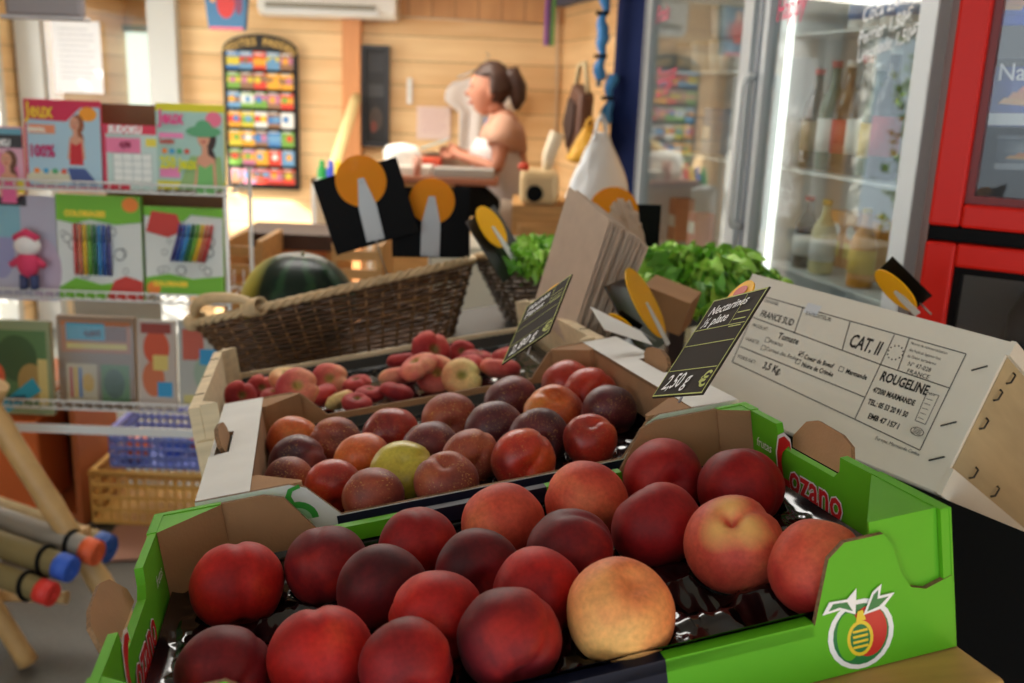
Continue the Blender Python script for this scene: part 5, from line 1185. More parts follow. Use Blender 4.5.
# papers, thermometer, cable, T-shirt
def wall_sheet(label, r, col, lines=6, lc=(150, 150, 156), y=YW-.002, cat='paper', name='paper_notice', tint=None):
    a = at(r[0], r[1], y); c = at(r[2], r[3], y); w_, h_ = c.x-a.x, a.z-c.z
    t = thing(name, label, cat, frame((1, 0, 0), (0, 0, 1), (0, -1, 0), ((a.x+c.x)/2, y, c.z)))
    obj('sheet', B().box(-w_/2, w_/2, 0, h_, -.002, 0), cm(col), t)
    flats('printed_lines', [(rect(-w_*.36, h_*(.88-k*.75/lines), w_*.36*(1 if k % 3 else .7), h_*(.895-k*.75/lines)), lc) for k in range(lines)], Matrix(), t)
    return t
wall_sheet('pinkish notice pinned on the plank wall above the counter', (417, 106, 450, 140), (232, 206, 196), 7, (196, 150, 160))
wall_sheet('large white notice on the glass door', (50, 20, 104, 94), (214, 212, 214), 10, (160, 160, 168), 6.11)
wall_sheet('white strip thermometer on the plank wall', (407, 78, 412, 104), (232, 232, 228), 3, (170, 60, 60), name='wall_thermometer', cat='thermometer')
b = B(); b.tube([wall for wall in [V((*[at(400, 17, YW-.01).x], YW-.01, at(400, 17, YW).z)), V((at(545, 24, YW).x, YW-.01, at(545, 24, YW).z))]], .006, 6); b.tube([V((at(558, 10, YW).x, YW-.01, at(558, 10, YW).z)), V((at(556, 140, YW).x, YW-.01, at(556, 140, YW).z))], .008, 6)
b.bm.verts.ensure_lookup_table(); o = obj('wall_cable', b, pm('cable_cream', (214, 190, 160), .5)); origin_of(o, at(470, 20, YW)); tag(o, 'thin cream cable running along the back wall', 'cable')
# T-shirt on a hanger: sleeves and body with folds
P = at(486, 70, 6.08); t = thing('hanging_tshirt', 'white T-shirt on a hanger on the back wall behind the woman', 'shirt', frame((1, 0, 0), (0, 0, 1), (0, -1, 0), P))
def shirt(u, v):
    y = -.78*v; half = .15
    if v < .32: half = .15+.09*math.sin(min(1, v/.16)*PI/2)*(1 if v < .22 else max(0, (.32-v)/.10))
    if v < .04: half = .05+v*3.2
    x = (u*2-1)*half; return (x, y-.05*abs(u*2-1)*(1-min(1, v*3)), .02+.018*math.sin(u*17+v*3)*min(1, v*2.5)+.03*math.cos((u-.5)*3))
b = B(); b.grid(shirt, 40, 40); o = obj('fabric', b, pm('shirt_white', (216, 206, 200), .85), t, recalc=False); md = o.modifiers.new('s', 'SOLIDIFY'); md.thickness = .006
b = B(); b.tube([(-.17, -.05, .02), (0, .02, .02), (.17, -.05, .02)], .005, 6); b.tube([(0, .02, .02), (0, .06, .02), (.02, .08, .02), (0, .10, 0), (0, .10, -.108)], .003, 6); obj('hanger', b, metal, t)
flats('print', [(rect(.0, -.34, .12, -.28), (150, 170, 210))], T(0, 0, .075), t)
# hanging bag top left, kite ribbon
P = at(228, -6, 5.6); t = thing('hanging_gift_bag', 'small blue and red patterned bag hanging at the top left of the leaflet board', 'bag', frame((1, 0, 0), (0, 0, 1), (0, -1, 0), P))
b = B(); b.pr([(-.13, .1, 0), (.13, .1, 0), (.10, -.19, 0), (-.10, -.19, 0)], (0, 0, .05)); obj('body', b, cm((60, 110, 150)), t, bev=.01)
flats('print', [(ell(0, -.05, .05, .08), (190, 50, 50)), (ell(0, .04, .03, .03), (210, 160, 140)), (rect(-.09, -.19, .09, -.175), (220, 100, 120)), (ell(-.07, 0, .02, .05), (230, 160, 80)), (ell(.07, -.05, .02, .06), (120, 60, 90))], T(0, 0, .05), t)
b = B(); b.tube([(-.06, .1, .02), (0, .22, .02), (.06, .1, .02)], .004, 6); obj('cord', b, white_paint, t)
P = at(551, -5, 5.7); t = thing('hanging_ribbon', 'purple and green striped ribbon hanging from the ceiling near the far corner', 'ribbon', frame((1, 0, 0), (0, 0, 1), (0, -1, 0), P)); h_ = P.z-at(550, 46, 5.7).z
for k, c in enumerate([(150, 90, 170), (80, 60, 90), (90, 150, 70)]): obj('strip', B().box(-.03+k*.02, -.011+k*.02, -h_, .12, 0, .012+.002*k), cm(c), t, bev=.004)

# ================================================================= RIGHT WALL ITEMS, BAGS, MACHINE
bl = cm((50, 130, 200), .4)
for k, (px, py0, py1) in enumerate([(604, -10, 38), (602, 34, 80), (609, 74, 124)]):
    a, c = at(px+(3 if k != 1 else 2), py0, 4.7), at(px-3, py1, 4.7); t = thing('blue_strap', ['top', 'middle', 'lowest'][k]+' of the three blue buckled straps hanging beside the navy post', 'strap', T(*c), 'blue straps by the navy post')
    d = a-c; b = B(); pts = [d*(i/10)+V((.008*math.sin(i*1.3+k), 0, 0)) for i in range(11)]; b.tube(pts, [.022+.007*math.sin(i*.9) for i in range(11)], 8); obj('webbing', b, bl, t)
    obj('buckle', B().box(-.03, .03, -.024, .024, d.z*.48, d.z*.56), dark_slate, t, bev=.004); obj('end_clip', B().box(-.012, .012, -.01, .01, -.03, .01), pm('clip_steel', (120, 130, 140), .3, metal=.5), t, bev=.003)
def sack(name, label, px, py, Y, w, h, d, col, seed, handle=True, mat=None):
    P = at(px, py, Y); t = thing(name, label, 'bag', T(P.x, Y, P.z-h)); o3 = V((seed, seed*2, 0))
    def fn(q):
        zz = (q.z+1)/2; hr = math.hypot(q.x, q.y) or 1e-6; f = (min(1, hr*3)/hr)*(1-zz)**.0*(1.05-.85*zz**1.3)*(min(1, .55+zz*4))
        n_ = 1+.16*noise.noise(q*2.5+o3)+.10*noise.noise(V((q.x*6, q.y*6, q.z*1.5))+o3); return V((q.x*w*f*n_, q.y*d*f*n_, zz*h))
    b = B(); b.sphere(fn, 40, 26); obj('body', b, mat or pm(name+str(seed), col, .5), t)
    if handle:
        b = B()
        for s in (-.02, .02): b.tube([(-w*.2, s, h*.9), (-w*.12, s, h*1.12), (0, s, h*1.22), (w*.12, s, h*1.12), (w*.2, s, h*.9)], .006, 6)
        obj('handle', b, mat or pm(name+str(seed), col, .5), t)
    return t
sack('plastic_bag', 'white plastic carrier bag hanging in front of the navy post', 601, 132, 4.2, .14, .33, .08, (226, 232, 238), 3)
sack('tote_bag', 'yellow cloth bag hanging behind the white plastic bag', 590, 126, 4.5, .10, .17, .06, (222, 168, 50), 5)
# brown diamond-shaped framed bag
P = at(585, 120, 4.75); t = thing('shoulder_bag', 'brown shoulder bag with pale strap hanging on the right wall', 'bag', frame(rd, (0, 0, 1), V(rd).cross(V((0, 0, 1))), P))
b = B(); b.pr([(-.16, -.02, 0), (-.02, .17, 0), (.14, .12, 0), (.12, -.08, 0), (-.02, -.2, 0)], (0, 0, .07)); obj('body', b, cm((96, 62, 46)), t, bev=.02); b = B(); b.pr([(-.10, -.02, .0701), (-.02, .10, .0701), (.08, .07, .0701), (.06, -.06, .0701), (-.02, -.13, .0701)], (0, 0, .012)); obj('pocket', b, cm((60, 40, 34)), t)
b = B(); b.tube([(-.1, .08, .03), (-.04, .25, .03), (.05, .26, .03), (.12, .12, .03)], .012, 8); obj('strap', b, cm((190, 170, 130)), t)
# cream ice machine with round hole, white funnel, red knob
YM = 4.25; x0, x1, z0, z1 = wbox(519, 172, 560, 205, YM)
t = thing('cream_machine', 'cream coloured counter machine with a round black opening right of the woman', 'machine', T((x0+x1)/2, YM, z0)); w_ = x1-x0; h_ = z1-z0
obj('housing', B().box(-w_/2, w_/2, 0, .25, 0, h_), pm('machine_cream', (214, 186, 140), .4), t, bev=.03); b = B(); b.lathe([(.036, 0), (.036, .012), (.028, .014), (0, .006)], T(-.02, -.001, h_*.35) @ RX(PI/2), 28); obj('opening', b, dark_slate, t)
b = B(); b.lathe([(.022, 0), (.024, .02), (.016, .03), (0, .03)], T(-w_*.42, .05, h_+.0), 18); obj('knob', b, cm((214, 70, 40)), t)
b = B(); b.tube([(w_*.15, .1, h_*.8), (w_*.22, .1, h_+.06), (w_*.42, .1, h_+.16)], [.016, .03, .034], 14); obj('funnel', b, pm('funnel', (226, 212, 186), .5), t)
t2 = thing('machine_cabinet', 'wooden cabinet under the cream machine', 'cabinet', T((x0+x1)/2, YM, 0)); 
obj('body', B().box(-w_/2-.03, w_/2+.08, .0, .45, 0, z0-.001), wood_warm, t2); obj('door', B().box(-w_/2, w_/2+.05, -.016, 0, .05, z0-.08), wood_warm, t2, bev=.004); obj('handle', B().box(-.04, .04, -.03, -.016, z0-.16, z0-.145), metal, t2)

# ================================================================= FRIDGES
fn_ = V((-.97, -.24, 0)).normalized(); fr_ = V((0, 0, 1)).cross(fn_)
def P_s(s): return V((.798-.24*s, 1.99+.97*s, 0))
fridge_in = pm('fridge_inside', (222, 226, 226), .4); fridge_fr = pm('fridge_frame', (198, 204, 208), .35); fridge_grey = pm('fridge_grey', (112, 122, 134), .4)
fglass = glassmat('fridge_glass', (.90, .94, .94), .22, .01)
DEP = .37
def fridge(label, s0, s1, shelves, handle, lamp_side):
    """s1 far edge, s0 near edge; local x from far to near, y up, z out of the door"""
    M = frame(fr_, V((0, 0, 1)), fn_, P_s(s1)); W_ = s1-s0; H_ = 2.02
    t = thing('glass_door_fridge', label, 'fridge', M @ T(W_/2, 0, -DEP/2)); bd = T(-W_/2, 0, DEP/2)
    b = B(); b.box(0, .02, .0, H_, -DEP, -.04); b.box(W_-.02, W_, 0, H_, -DEP, -.04); b.box(.02, W_-.02, 0, .12, -DEP, -.04); b.box(.02, W_-.02, H_-.05, H_, -DEP, -.04); b.box(.02, W_-.02, .12, H_-.05, -DEP, -DEP+.02)
    obj('cabinet', b, [fridge_in], t, build=bd)
    b = B(); f = .060
    b.box(0, f, .10, H_, -.038, 0); b.box(W_-f, W_, .10, H_, -.038, 0); b.box(f, W_-f, .10, .18, -.038, 0); b.box(f, W_-f, H_-.07, H_, -.038, 0); d = obj('door', b, fridge_fr, t, build=bd, bev=.003)
    obj('glass_pane', B().box(f-.004, W_-f+.004, .17, H_-.06, -.022, -.016), fglass, d, build=bd)
    b = B(); b.box(f*.2, f*.55, .12, H_-.02, .0005, .004); obj('seal_strip', b, fridge_grey, d, build=bd)
    if handle is not None:
        z0, z1 = handle; b = B(); b.tube([(.018, z0, 0), (.018, z0+.004, .03), (.018, z0+.03, .038), (.018, z1-.03, .038), (.018, z1-.004, .03), (.018, z1, 0)], .010, 10); obj('handle', b, white_paint, d, build=bd)
    for z in shelves: obj('shelf', B().box(.022, W_-.022, z-.008, z, -DEP+.02, -.08), pm('shelf_white', (214, 218, 218), .35), t, build=bd, bev=.002)
    x = .045 if lamp_side < 0 else W_-.045
    b = B(); b.tube([(x, .25, -.075), (x, 1.9, -.075)], .010, 8); obj('light_tube', b, pm('tube_light', (255, 252, 244), .4, emit=2.6), t, build=bd)
    return M, W_
def pz(px, py, s, back=.15):      # height of a pixel on a plane set back inside the door
    M = frame(fr_, V((0, 0, 1)), fn_, P_s(s)) @ T(0, 0, -back); return onplane(px, py, M)
M2f = frame(fr_, V((0, 0, 1)), fn_, P_s(.75)); M2i = M2f @ T(0, 0, -.14)
zA = onplane(870, 30, M2i)[1]; zB = onplane(860, 177, M2i)[1]; zC = onplane(850, 262, M2i)[1]-.03
Mf2, W2 = fridge('tall glass-door drinks fridge with chalk prices on its glass, nearest of the two', 0, .75, [.45, .78, zC-.02, zB, zA], (onplane(752, 230, M2f)[1], onplane(752, 76, M2f)[1]), -1)
M1f = frame(fr_, V((0, 0, 1)), fn_, P_s(1.60)); M1i = M1f @ T(0, 0, -.14); zD = onplane(705, 72, M1i)[1]
Mf1, W1f = fridge('tall glass-door fridge beside the navy post, farther of the two', .78, 1.60, [.4, .75, 1.10, 1.42, zD], None, 1)
def bottle(name, label, M, r, h, glassc, capc, labc, group, kind='bottle', neck=.35):
    t = thing(name, label, kind, M @ RX(-PI/2), group)
    b = B()
    pr = [(r*.9, 0), (r, .006), (r, h*.55), (r*.85, h*.64), (r*neck, h*.80), (r*neck, h*.95)] if kind == 'bottle' else [(r*.9, 0), (r, .006), (r, h*.85), (r*.8, h*.95), (r*.78, h)]
    b.lathe(pr, n=20); obj('body', b, glassc, t)
    if kind == 'bottle': b = B(); b.lathe([(r*neck*1.15, h*.94), (r*neck*1.15, h), (0, h)], n=16); obj('cap', b, capc, t)
    b = B(); b.lathe([(r*1.015, h*.18), (r*1.015, h*.48)], n=20); b.bm.faces.ensure_lookup_table(); obj('label_band', b, labc, t)
    return t
dkglass = pm('bottle_dark', (30, 22, 18), .1, spec=.7); grglass = pm('bottle_green', (30, 80, 50), .1, spec=.7); cola = pm('bottle_cola', (50, 26, 20), .1, spec=.7); juice = pm('bottle_orange', (226, 150, 40), .3); lemon = pm('bottle_lemon', (214, 206, 150), .2)
red_l, wht_l, yel_l = cm((200, 40, 36)), cm((232, 232, 228)), cm((230, 190, 60))
def put2(px, z, back=-.14, M=None):       # on fridge 2 shelf
    Mi = (M or M2f) @ T(0, 0, back); x = onplane(px, 150, Mi)[0]; return (M or M2f) @ T(x, z, back)
for px in (846, 862, 878, 893): 
    t = bottle('drink_can', {846: 'leftmost', 862: 'second', 878: 'third', 893: 'rightmost'}[px]+' white can on the top shelf of the drinks fridge', put2(px, zA+.001), .031, .13, wht_l, wht_l, cm((90, 130, 190)), 'white cans in the fridge', 'can')
for k, (px, g, cp, lb, h_, nm) in enumerate([(828, grglass, red_l, wht_l, .30, 'green bottle with red cap'), (843, dkglass, wht_l, red_l, .30, 'dark bottle with white cap'), (858, cola, red_l, wht_l, .31, 'cola bottle with red cap'), (884, cola, wht_l, red_l, .33, 'tall cola bottle with white cap'), (812, dkglass, red_l, cm((150, 130, 100)), .28, 'dark bottle at the hinge side'), (872, grglass, wht_l, yel_l, .29, 'green bottle with yellow label')]):
    bottle('drink_bottle', nm+' on the middle shelf of the drinks fridge', put2(px, zB+.001, -.15-.0*(k % 2)), .034, h_*.92, g, cp, lb, 'bottles in the drinks fridge')
for k, (px, g, cp, lb, h_, nm) in enumerate([(816, dkglass, red_l, wht_l, .26, 'dark bottle'), (834, lemon, yel_l, wht_l, .26, 'pale lemon bottle'), (876, juice, yel_l, yel_l, .28, 'orange juice bottle')]):
    bottle('drink_bottle', nm+' on the lower shelf of the drinks fridge', put2(px, zC-.019, -.13), .032, .19, g, cp, lb, 'bottles in the drinks fridge')
for k, px in enumerate((852, 868, 889)):
    M = put2(px, zC-.019, -.22 if k == 2 else -.25); t = thing('juice_carton', ['left', 'middle', 'right'][k]+' orange juice carton on the lower shelf of the drinks fridge', 'carton', M, 'juice cartons in the fridge')
    obj('box', B().box(-.034, .034, 0, .15, -.05, .02), juice, t, bev=.003); flats('print', [(rect(-.028, .03, .028, .07), (236, 210, 90)), (ell(0, .10, .022, .018), (240, 240, 230))], T(0, 0, .0205), t)
for k, (px, row) in enumerate([(712, 0), (722, 0), (712, 1), (722, 1), (680, 0), (694, 0)]):
    M = put2(px, zD+.001+.102*row, -.14, M1f); t = thing('yogurt_tub', '%s white tub, %s layer, on the upper shelf of the far fridge' % (['left', 'right', 'left', 'right', 'first', 'second'][k], ['lower', 'upper'][row] if k < 4 else 'single'), 'tub', M @ RX(-PI/2), 'white tubs in the far fridge')
    b = B(); b.lathe([(.030, 0), (.038, .085)], n=20); obj('cup', b, wht_l, t); b = B(); b.lathe([(.041, .085), (.041, .095), (0, .097)], n=20); obj('lid', b, cm((220, 210, 190)), t)
for k in range(9):
    z = [1.10, 1.42, .75][k % 3]; M = put2(664+k*7, z+.001, -.16, M1f); c = [(196, 90, 60), (90, 140, 180), (220, 200, 150)][k % 3]
    t = thing('food_packet', '%s packet number %s from the left inside the far fridge' % (['reddish', 'blue', 'cream'][k % 3], ['one', 'two', 'three', 'four', 'five', 'six', 'seven', 'eight', 'nine'][k]), 'packet', M, 'packets in the far fridge')
    obj('box', B().box(-.035, .035, 0, .12+.03*(k % 2), -.04, .03), cm(c), t, bev=.004); flats('print', [(rect(-.028, .05, .028, .09), (236, 232, 224))], T(0, 0, .0305), t)
# writing on the glasses
Mg = M2f @ T(0, 0, -.015)
def gl(s, px, py, size, m, M, ang=.0, par=None):
    x, y = onplane(px, py, M); return (s, x, y, size, m, ang)
fr2 = [o for o in C.objects if o.name.startswith('glass_door_fridge')]
f2o, f1o = fr2[0], fr2[1]
for s, px, py, sz in (('Coca 2,00€', 862, 24, .047), ('Perrier 1,50€', 858, 46, .043), ('Limonade 1,50€', 857, 63, .040)):
    x, y = onplane(px, py, Mg); Ml = f2o.matrix_world.inverted() @ Mg @ T(x, y, .001) @ RZ(.22); txt('lettering', s, sz, Ml, chalk, f2o, shear=.3, bold=.0002, sx=.80)
pinkw = cm((226, 70, 110)); Mg1 = M1f @ T(0, 0, -.015)
for s, px, py in (('Frais', 656, 24), ('Yaourt', 656, 84), ('2,10€', 656, 97)):
    x, y = onplane(px, py, Mg1); txt('lettering', s, .075, f1o.matrix_world.inverted() @ Mg1 @ T(x, y, .001) @ RZ(.1), pinkw, f1o, shear=.3, bold=.0008, sx=.8)
x, y = onplane(776, 22, Mg); txt('lettering', 'Happy', .08, f2o.matrix_world.inverted() @ Mg @ T(x, y, .001) @ RZ(.1), pinkw, f2o, shear=.3, bold=.0006, sx=.7)

# ================================================================= RED FREEZER CABINET
cn_ = V((-.538, -.843, 0)).normalized(); ce = V((0, 0, 1)).cross(cn_)
Mc = frame(ce, V((0, 0, 1)), cn_, V((.642, 1.55, 0)))
q = lambda px, py: onplane(px, py, Mc)
WX = .62; HT = 1.92; t = thing('red_display_cooler', 'red framed glass-door cooler cabinet at the right edge', 'cooler', Mc @ T(WX/2, 0, -.2)); bd = T(-WX/2, 0, .2)
xr0 = q(944, 120)[0]; zu = q(960, 227)[1]; zl = q(960, 243)[1]
bodym = pm('cooler_body', (126, 98, 92), .45); inner = pm('cooler_inside', (150, 152, 154), .4)
b = B(); b.box(0, .02, 0, HT, -.42, -.03); b.box(WX-.02, WX, 0, HT, -.42, -.03); b.box(.02, WX-.02, 0, .1, -.42, -.03); b.box(.02, WX-.02, HT-.05, HT, -.42, -.03); b.box(.02, WX-.02, zl, zu, -.42, -.03); obj('cabinet', b, bodym, t, build=bd)
obj('lining', B().box(.02, WX-.02, .1, HT-.05, -.42, -.40), inner, t, build=bd)
b = B(); b.box(0, xr0-.004, 0, HT, -.03, .004); b.box(.006, .012, 0, HT, .004, .008); obj('side_trim', b, bodym, t, build=bd)
obj('divider', B().box(xr0, WX, zl+.002, zu-.002, -.03, .0), dark_slate, t, build=bd)
ft = .046
for z0, z1, nm in ((zu, HT, 'u'), (.12, zl, 'l')):
    b = B(); x0 = xr0
    for A_, B_, C_, D_ in ((x0, x0+ft, z0, z1), (WX-ft, WX, z0, z1), (x0+ft, WX-ft, z0, z0+ft*.8), (x0+ft, WX-ft, z1-ft*.8, z1)): b.box(A_, B_, C_, D_, -.03, .012)
    d = obj('door', b, redplastic, t, build=bd, bev=.005)
    b = B(); i = ft
    for A_, B_, C_, D_ in ((x0+i, x0+i+.012, z0+i*.8, z1-i*.8), (WX-i-.012, WX-i, z0+i*.8, z1-i*.8), (x0+i+.012, WX-i-.012, z0+i*.8, z0+i*.8+.012), (x0+i+.012, WX-i-.012, z1-i*.8-.012, z1-i*.8)): b.box(A_, B_, C_, D_, -.03, -.002)
    obj('inner_seal', b, pm('seal_dark_red', (120, 24, 22), .4) if nm == 'u' else dark_slate, d, build=bd)
    obj('glass_pane', B().box(x0+i+.012, WX-i-.012, z0+i*.8+.012, z1-i*.8-.012, -.016, -.012), glassmat('cooler_glass', (.93, .95, .96), .09), d, build=bd)
b = B(); b.tube([(xr0+.07, HT-.12, -.06), (WX-.05, HT-.12, -.06)], .01, 8); obj('light_tube', b, pm('tube_light', (255, 252, 244), .4), t, build=bd)  # glowing tube added to brighten the inside of the cooler
obj('wire_shelf', B().box(.02, WX-.02, zl-.30, zl-.295, -.39, -.05), inner, t, build=bd)
# hanging packs inside
def hpack(label, px0, py0, px1, py1, back, cols, text):
    Mi = Mc @ T(0, 0, -back); a = onplane(px0, py0, Mi); c = onplane(px1, py1, Mi); w_, h_ = c[0]-a[0], a[1]-c[1]
    t = thing('snack_packet', label, 'packet', Mi @ T((a[0]+c[0])/2, c[1], 0) @ RZ(.04))
    def fn(u, v): return ((u-.5)*w_, v*h_, .012*math.sin(PI*u)*math.sin(PI*v)**.5)
    b = B(); b.grid(fn, 14, 14); b.grid(lambda u, v: (fn(u, v)[0], fn(u, v)[1], -.002-fn(u, v)[2]), 14, 14); obj('pouch', b, cm(cols[0], .25), t, recalc=False)
    flats('print', [(rect(-w_*.48, h_*.02, w_*.48, h_*.20), cols[1]), (rect(-w_*.5, h_*.88, w_*.5, h_*.99), cols[2])] + [([(-w_*.30+k*.012, h_*(.34+.08*k)), (w_*.32+k*.01, h_*(.30+.08*k)), (w_*.36+k*.01, h_*(.38+.08*k)), (-w_*.2+k*.012, h_*(.43+.08*k))], (222, 170-k*14, 110)) for k in range(3)], T(0, 0, .0135), t)
    for s, v, sz in text: txt('lettering', s, sz, T(-w_*.36, h_*v, .016), cm((240, 242, 248)), t, bold=.0003, sx=.9)
hpack('blue crispbread packet lettered Natu hanging in the red cooler', 996, 58, 1042, 128, .07, [(26, 62, 160), (206, 212, 214), (24, 24, 26)], [('Natu', .68, .036)])
hpack('bright blue foil packet at the top of the red cooler', 985, -22, 1030, 26, .07, [(36, 84, 200), (40, 90, 210), (30, 70, 180)], [])
hpack('grey foil packet hanging below the blue packet in the red cooler', 1000, 134, 1046, 172, .09, [(150, 154, 158), (170, 174, 176), (140, 142, 146)], [])
# dark rolled items on the lower shelf
for k in range(2):
    Mi = Mc @ T(xr0+.16+.12*k, zl-.295, -.2); b = B(); b.lathe([(.045, 0), (.048, .01), (.048, .16), (.03, .2), (0, .2)], RX(-PI/2), 20); o = obj('dark_tub', b, pm('tub_dark', (54, 52, 56), .3), M=Mi); tag(o, ['left', 'right'][k]+' dark tub behind the lower glass of the red cooler', 'tub')

# ================================================================= THE WOMAN
YP = 5.0
def wq(px, py, dy=0): return at(px, py, YP+dy)
hip = wq(504, 212); O = V((hip.x, YP, 0)); 
t = thing('person', 'woman with brown ponytail in a peach and white top reading at the counter', 'person', T(*O))
skin = pm('skin', (188, 126, 100), .6, sss=.1); hairm = pm('hair_brown', (66, 42, 32), .45, var=.3, vscale=30, stretch=(6, 6, 1)); 
me = bpy.data.meshes.new('body'); vs, es, rs = [], [], []
def vtx(p, r, par=None):
    vs.append(V(p)-O); rs.append(r if isinstance(r, tuple) else (r, r)); i = len(vs)-1
    if par is not None: es.append((par, i))
    return i
pel = vtx((hip.x, YP, hip.z-.02), (.125, .15)); wst = vtx(wq(504, 190), (.10, .125), pel); ch = vtx(wq(500, 152), (.115, .155), wst); sh_ = vtx(wq(502, 126), (.075, .13), ch); nk_ = vtx(wq(499, 114), .052, sh_); hd0 = vtx(wq(492, 104), .055, nk_)
hd = vtx(wq(490, 92), (.06, .055), hd0)
for s in (-1, 1):
    a = vtx(wq(504, 127)+V((0, s*.17, 0)), .048, sh_); 
    elb = wq(498 if s < 0 else 492, 166 if s < 0 else 160)+V((0, s*.22, 0)); u = vtx((vs[a]+O).lerp(elb, .5), .043, a); e = vtx(elb, .036, u)
    wr = wq(462, 155)+V((0, s*.09, 0)); m_ = vtx(elb.lerp(wr, .5), .033, e); w1 = vtx(wr, .023, m_); hnd = wq(454, 152)+V((0, s*.05, .0)); h1 = vtx(hnd, (.030, .022), w1)
    for k in range(4):
        f0 = hnd+V((-.02, s*(-.02+.014*k), .01-.012*k)); f1 = f0+V((-.035+.004*k, -s*.012, .012)); f2 = f1+V((-.018, -s*.01, -.012)); i1 = vtx(f0, .010, h1); i2 = vtx(f1, .009, i1); vtx(f2, .0075, i2)
    th = vtx(hnd+V((.0, -s*.02, .028)), .011, h1); vtx(hnd+V((-.03, -s*.03, .04)), .009, th)
    hp = vtx((hip.x, YP+s*.09, hip.z-.10), .088, pel); kn = vtx((hip.x-.02, YP+s*.09, .50), .058, hp); cf = vtx((hip.x+.01, YP+s*.09, .36), .055, kn); an = vtx((hip.x+.02, YP+s*.09, .09), .034, cf); vtx((hip.x-.12, YP+s*.10, .035), .03, an)
me.from_pydata(vs, es, []); me.materials.append(skin); bo = bpy.data.objects.new('body', me); C.objects.link(bo); bo.parent = t
md = bo.modifiers.new('skin', 'SKIN'); md.use_smooth_shade = True
for i, r in enumerate(rs): me.skin_vertices[0].data[i].radius = r
me.skin_vertices[0].data[pel].use_root = True
bo.modifiers.new('sub', 'SUBSURF').levels = 2; bo.modifiers['sub'].render_levels = 2
hc = wq(489, 91)-O
def headf(d):
    x, y, z = d.x*.098, d.y*.077, d.z*.118
    if z < 0: k_ = -z/.118; x = x*(1-.28*k_)-.020*k_; y *= 1-.35*k_
    g = lambda cz_, w_: math.exp(-((d.z-cz_)/w_)**2)*math.exp(-(d.y/.16)**2)
    if d.x < 0: x -= .020*g(-.12, .10)+.007*g(-.50, .07)+.007*g(-.78, .10); x += .008*math.exp(-((d.z-.16)/.09)**2)*math.exp(-((abs(d.y)-.35)/.2)**2)
    return hc+V((x, y, z))
b = B(); b.sphere(headf, 56, 44); obj('head', b, skin, t)
b = B(); b.tube([hc+V((-.096, 0, -.004)), hc+V((-.116, 0, -.018)), hc+V((-.102, 0, -.026))], [.006, .010, .007], 8); obj('nose', b, skin, t)
for s in (-1, 1):
    b = B(); b.sphere(lambda d: hc+V((-.080, s*.030, .018))+d*.011, 12, 8); obj('eye', b, cm((50, 36, 32)), t)
    b = B(); b.sphere(lambda d: hc+V((.012, s*.076, -.008))+V((d.x*.018, d.y*.008, d.z*.028)), 14, 10); obj('ear', b, skin, t)
b = B(); b.tube([hc+V((-.090, -.018, -.062)), hc+V((-.099, 0, -.063)), hc+V((-.090, .018, -.062))], .006, 6); obj('mouth', b, cm((180, 90, 84)), t)
def hair(d):
    r = V((.112*d.x, .098*d.y, .122*d.z)); p = hc+V((.012, 0, .022))+r
    if d.x < -.15: p = hc+V((.012, 0, .022))+r*(.97 if d.z > .42 else .62)
    if d.z < -.35: p = hc+V((.02, 0, .02))+r*.8
    return p*(1)+V((0, 0, .004*math.sin(d.y*40+d.x*30)))
b = B(); b.sphere(hair, 36, 24); h = obj('hair', b, hairm, t)
b = B(); pp = [wq(500, 76), wq(511, 76), wq(517, 88), wq(518, 100), wq(516, 110)]; b.tube([p-O for p in pp], [.03, .058, .052, .040, .012], 14); obj('ponytail', b, hairm, h)
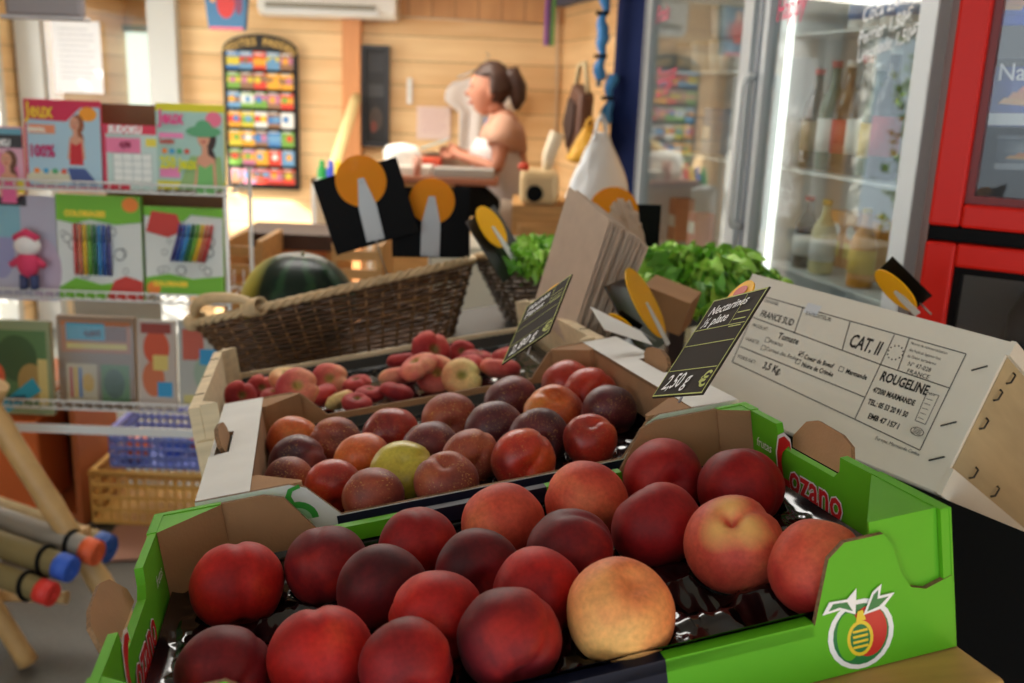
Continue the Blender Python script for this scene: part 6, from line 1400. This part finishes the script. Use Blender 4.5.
def tube_cloth(name, secs, m, sub=None):
    """garment as a stack of elliptical sections (centre, rx, ry)"""
    b = B(); n = 30; rings = []
    for c, rx, ry in secs:
        c = V(c)-O; rings.append([b.bm.verts.new(c+V((rx*math.cos(2*PI*k/n)*(1+.02*math.sin(k*2.1)), ry*math.sin(2*PI*k/n), 0))) for k in range(n)])
    for r0, r1 in zip(rings, rings[1:]):
        for k in range(n): f = b.bm.faces.new((r0[k], r0[(k+1) % n], r1[(k+1) % n], r1[k])); f.smooth = True
    o = obj(name, b, m, t, recalc=False); md = o.modifiers.new('s', 'SOLIDIFY'); md.thickness = .006; return o
tube_cloth('camisole', [(wq(505, 212), .135, .18), (wq(504, 190), .118, .155), (wq(500, 165), .128, .17), (wq(496, 152), .135, .175), (wq(498, 138), .110, .15)], pm('camisole_white', (214, 206, 204), .85))
tube_cloth('shirt', [(wq(504, 150), .118, .165), (wq(503, 136), .118, .185), (wq(504, 126), .10, .19), (wq(503, 119), .07, .12), (wq(501, 114), .062, .07)], pm('shirt_peach', (198, 152, 128), .85))
for s in (-1, 1):
    b = B(); a = wq(504, 126)-O+V((0, s*.165, .01)); c = wq(501, 144)-O+V((0, s*.205, 0)); b.tube([a+V((0, -s*.03, .01)), a, a.lerp(c, .6), c], [.05, .066, .068, .064], 16); obj('sleeve', b, pm('shirt_peach', (198, 152, 128), .85), t)
tube_cloth('skirt', [(V((hip.x, YP, .42)), .17, .21), (V((hip.x, YP, .75)), .16, .20), (wq(505, 208), .14, .185), (wq(505, 196), .13, .17)], pm('skirt_beige', (206, 190, 172), .8))
for s in (-1, 1):
    b = B(); b.sphere(lambda d: V((hip.x-.06, YP+s*.10, .035))-O+V((d.x*.13, d.y*.048, max(-.033, d.z*.05))), 20, 12); obj('shoe', b, cm((60, 50, 46)), t)
# her black bag hanging at the counter and the leaflet she holds
b = B(); Pm = wq(448, 150); b.box(-.09, .05, -.07, .07, -.002, .002); o = obj('held_leaflet', b, cm((150, 190, 200)), M=T(Pm.x-.05, YP, Pm.z+.035) @ RY(-.35)); tag(o, 'blue-green leaflet held in the hands of the woman', 'leaflet')
P = wq(480, 200, -.35); b = B(); b.pr([(-.13, 0, .07), (-.02, 0, .10), (.10, 0, .0), (.09, 0, -.07), (-.10, 0, -.09)], (0, .06, 0)); o = obj('black_bag', b, dark_slate, M=T(P.x, YP-.36, P.z), bev=.02); tag(o, 'black bag against the counter front below the hands of the woman', 'bag')
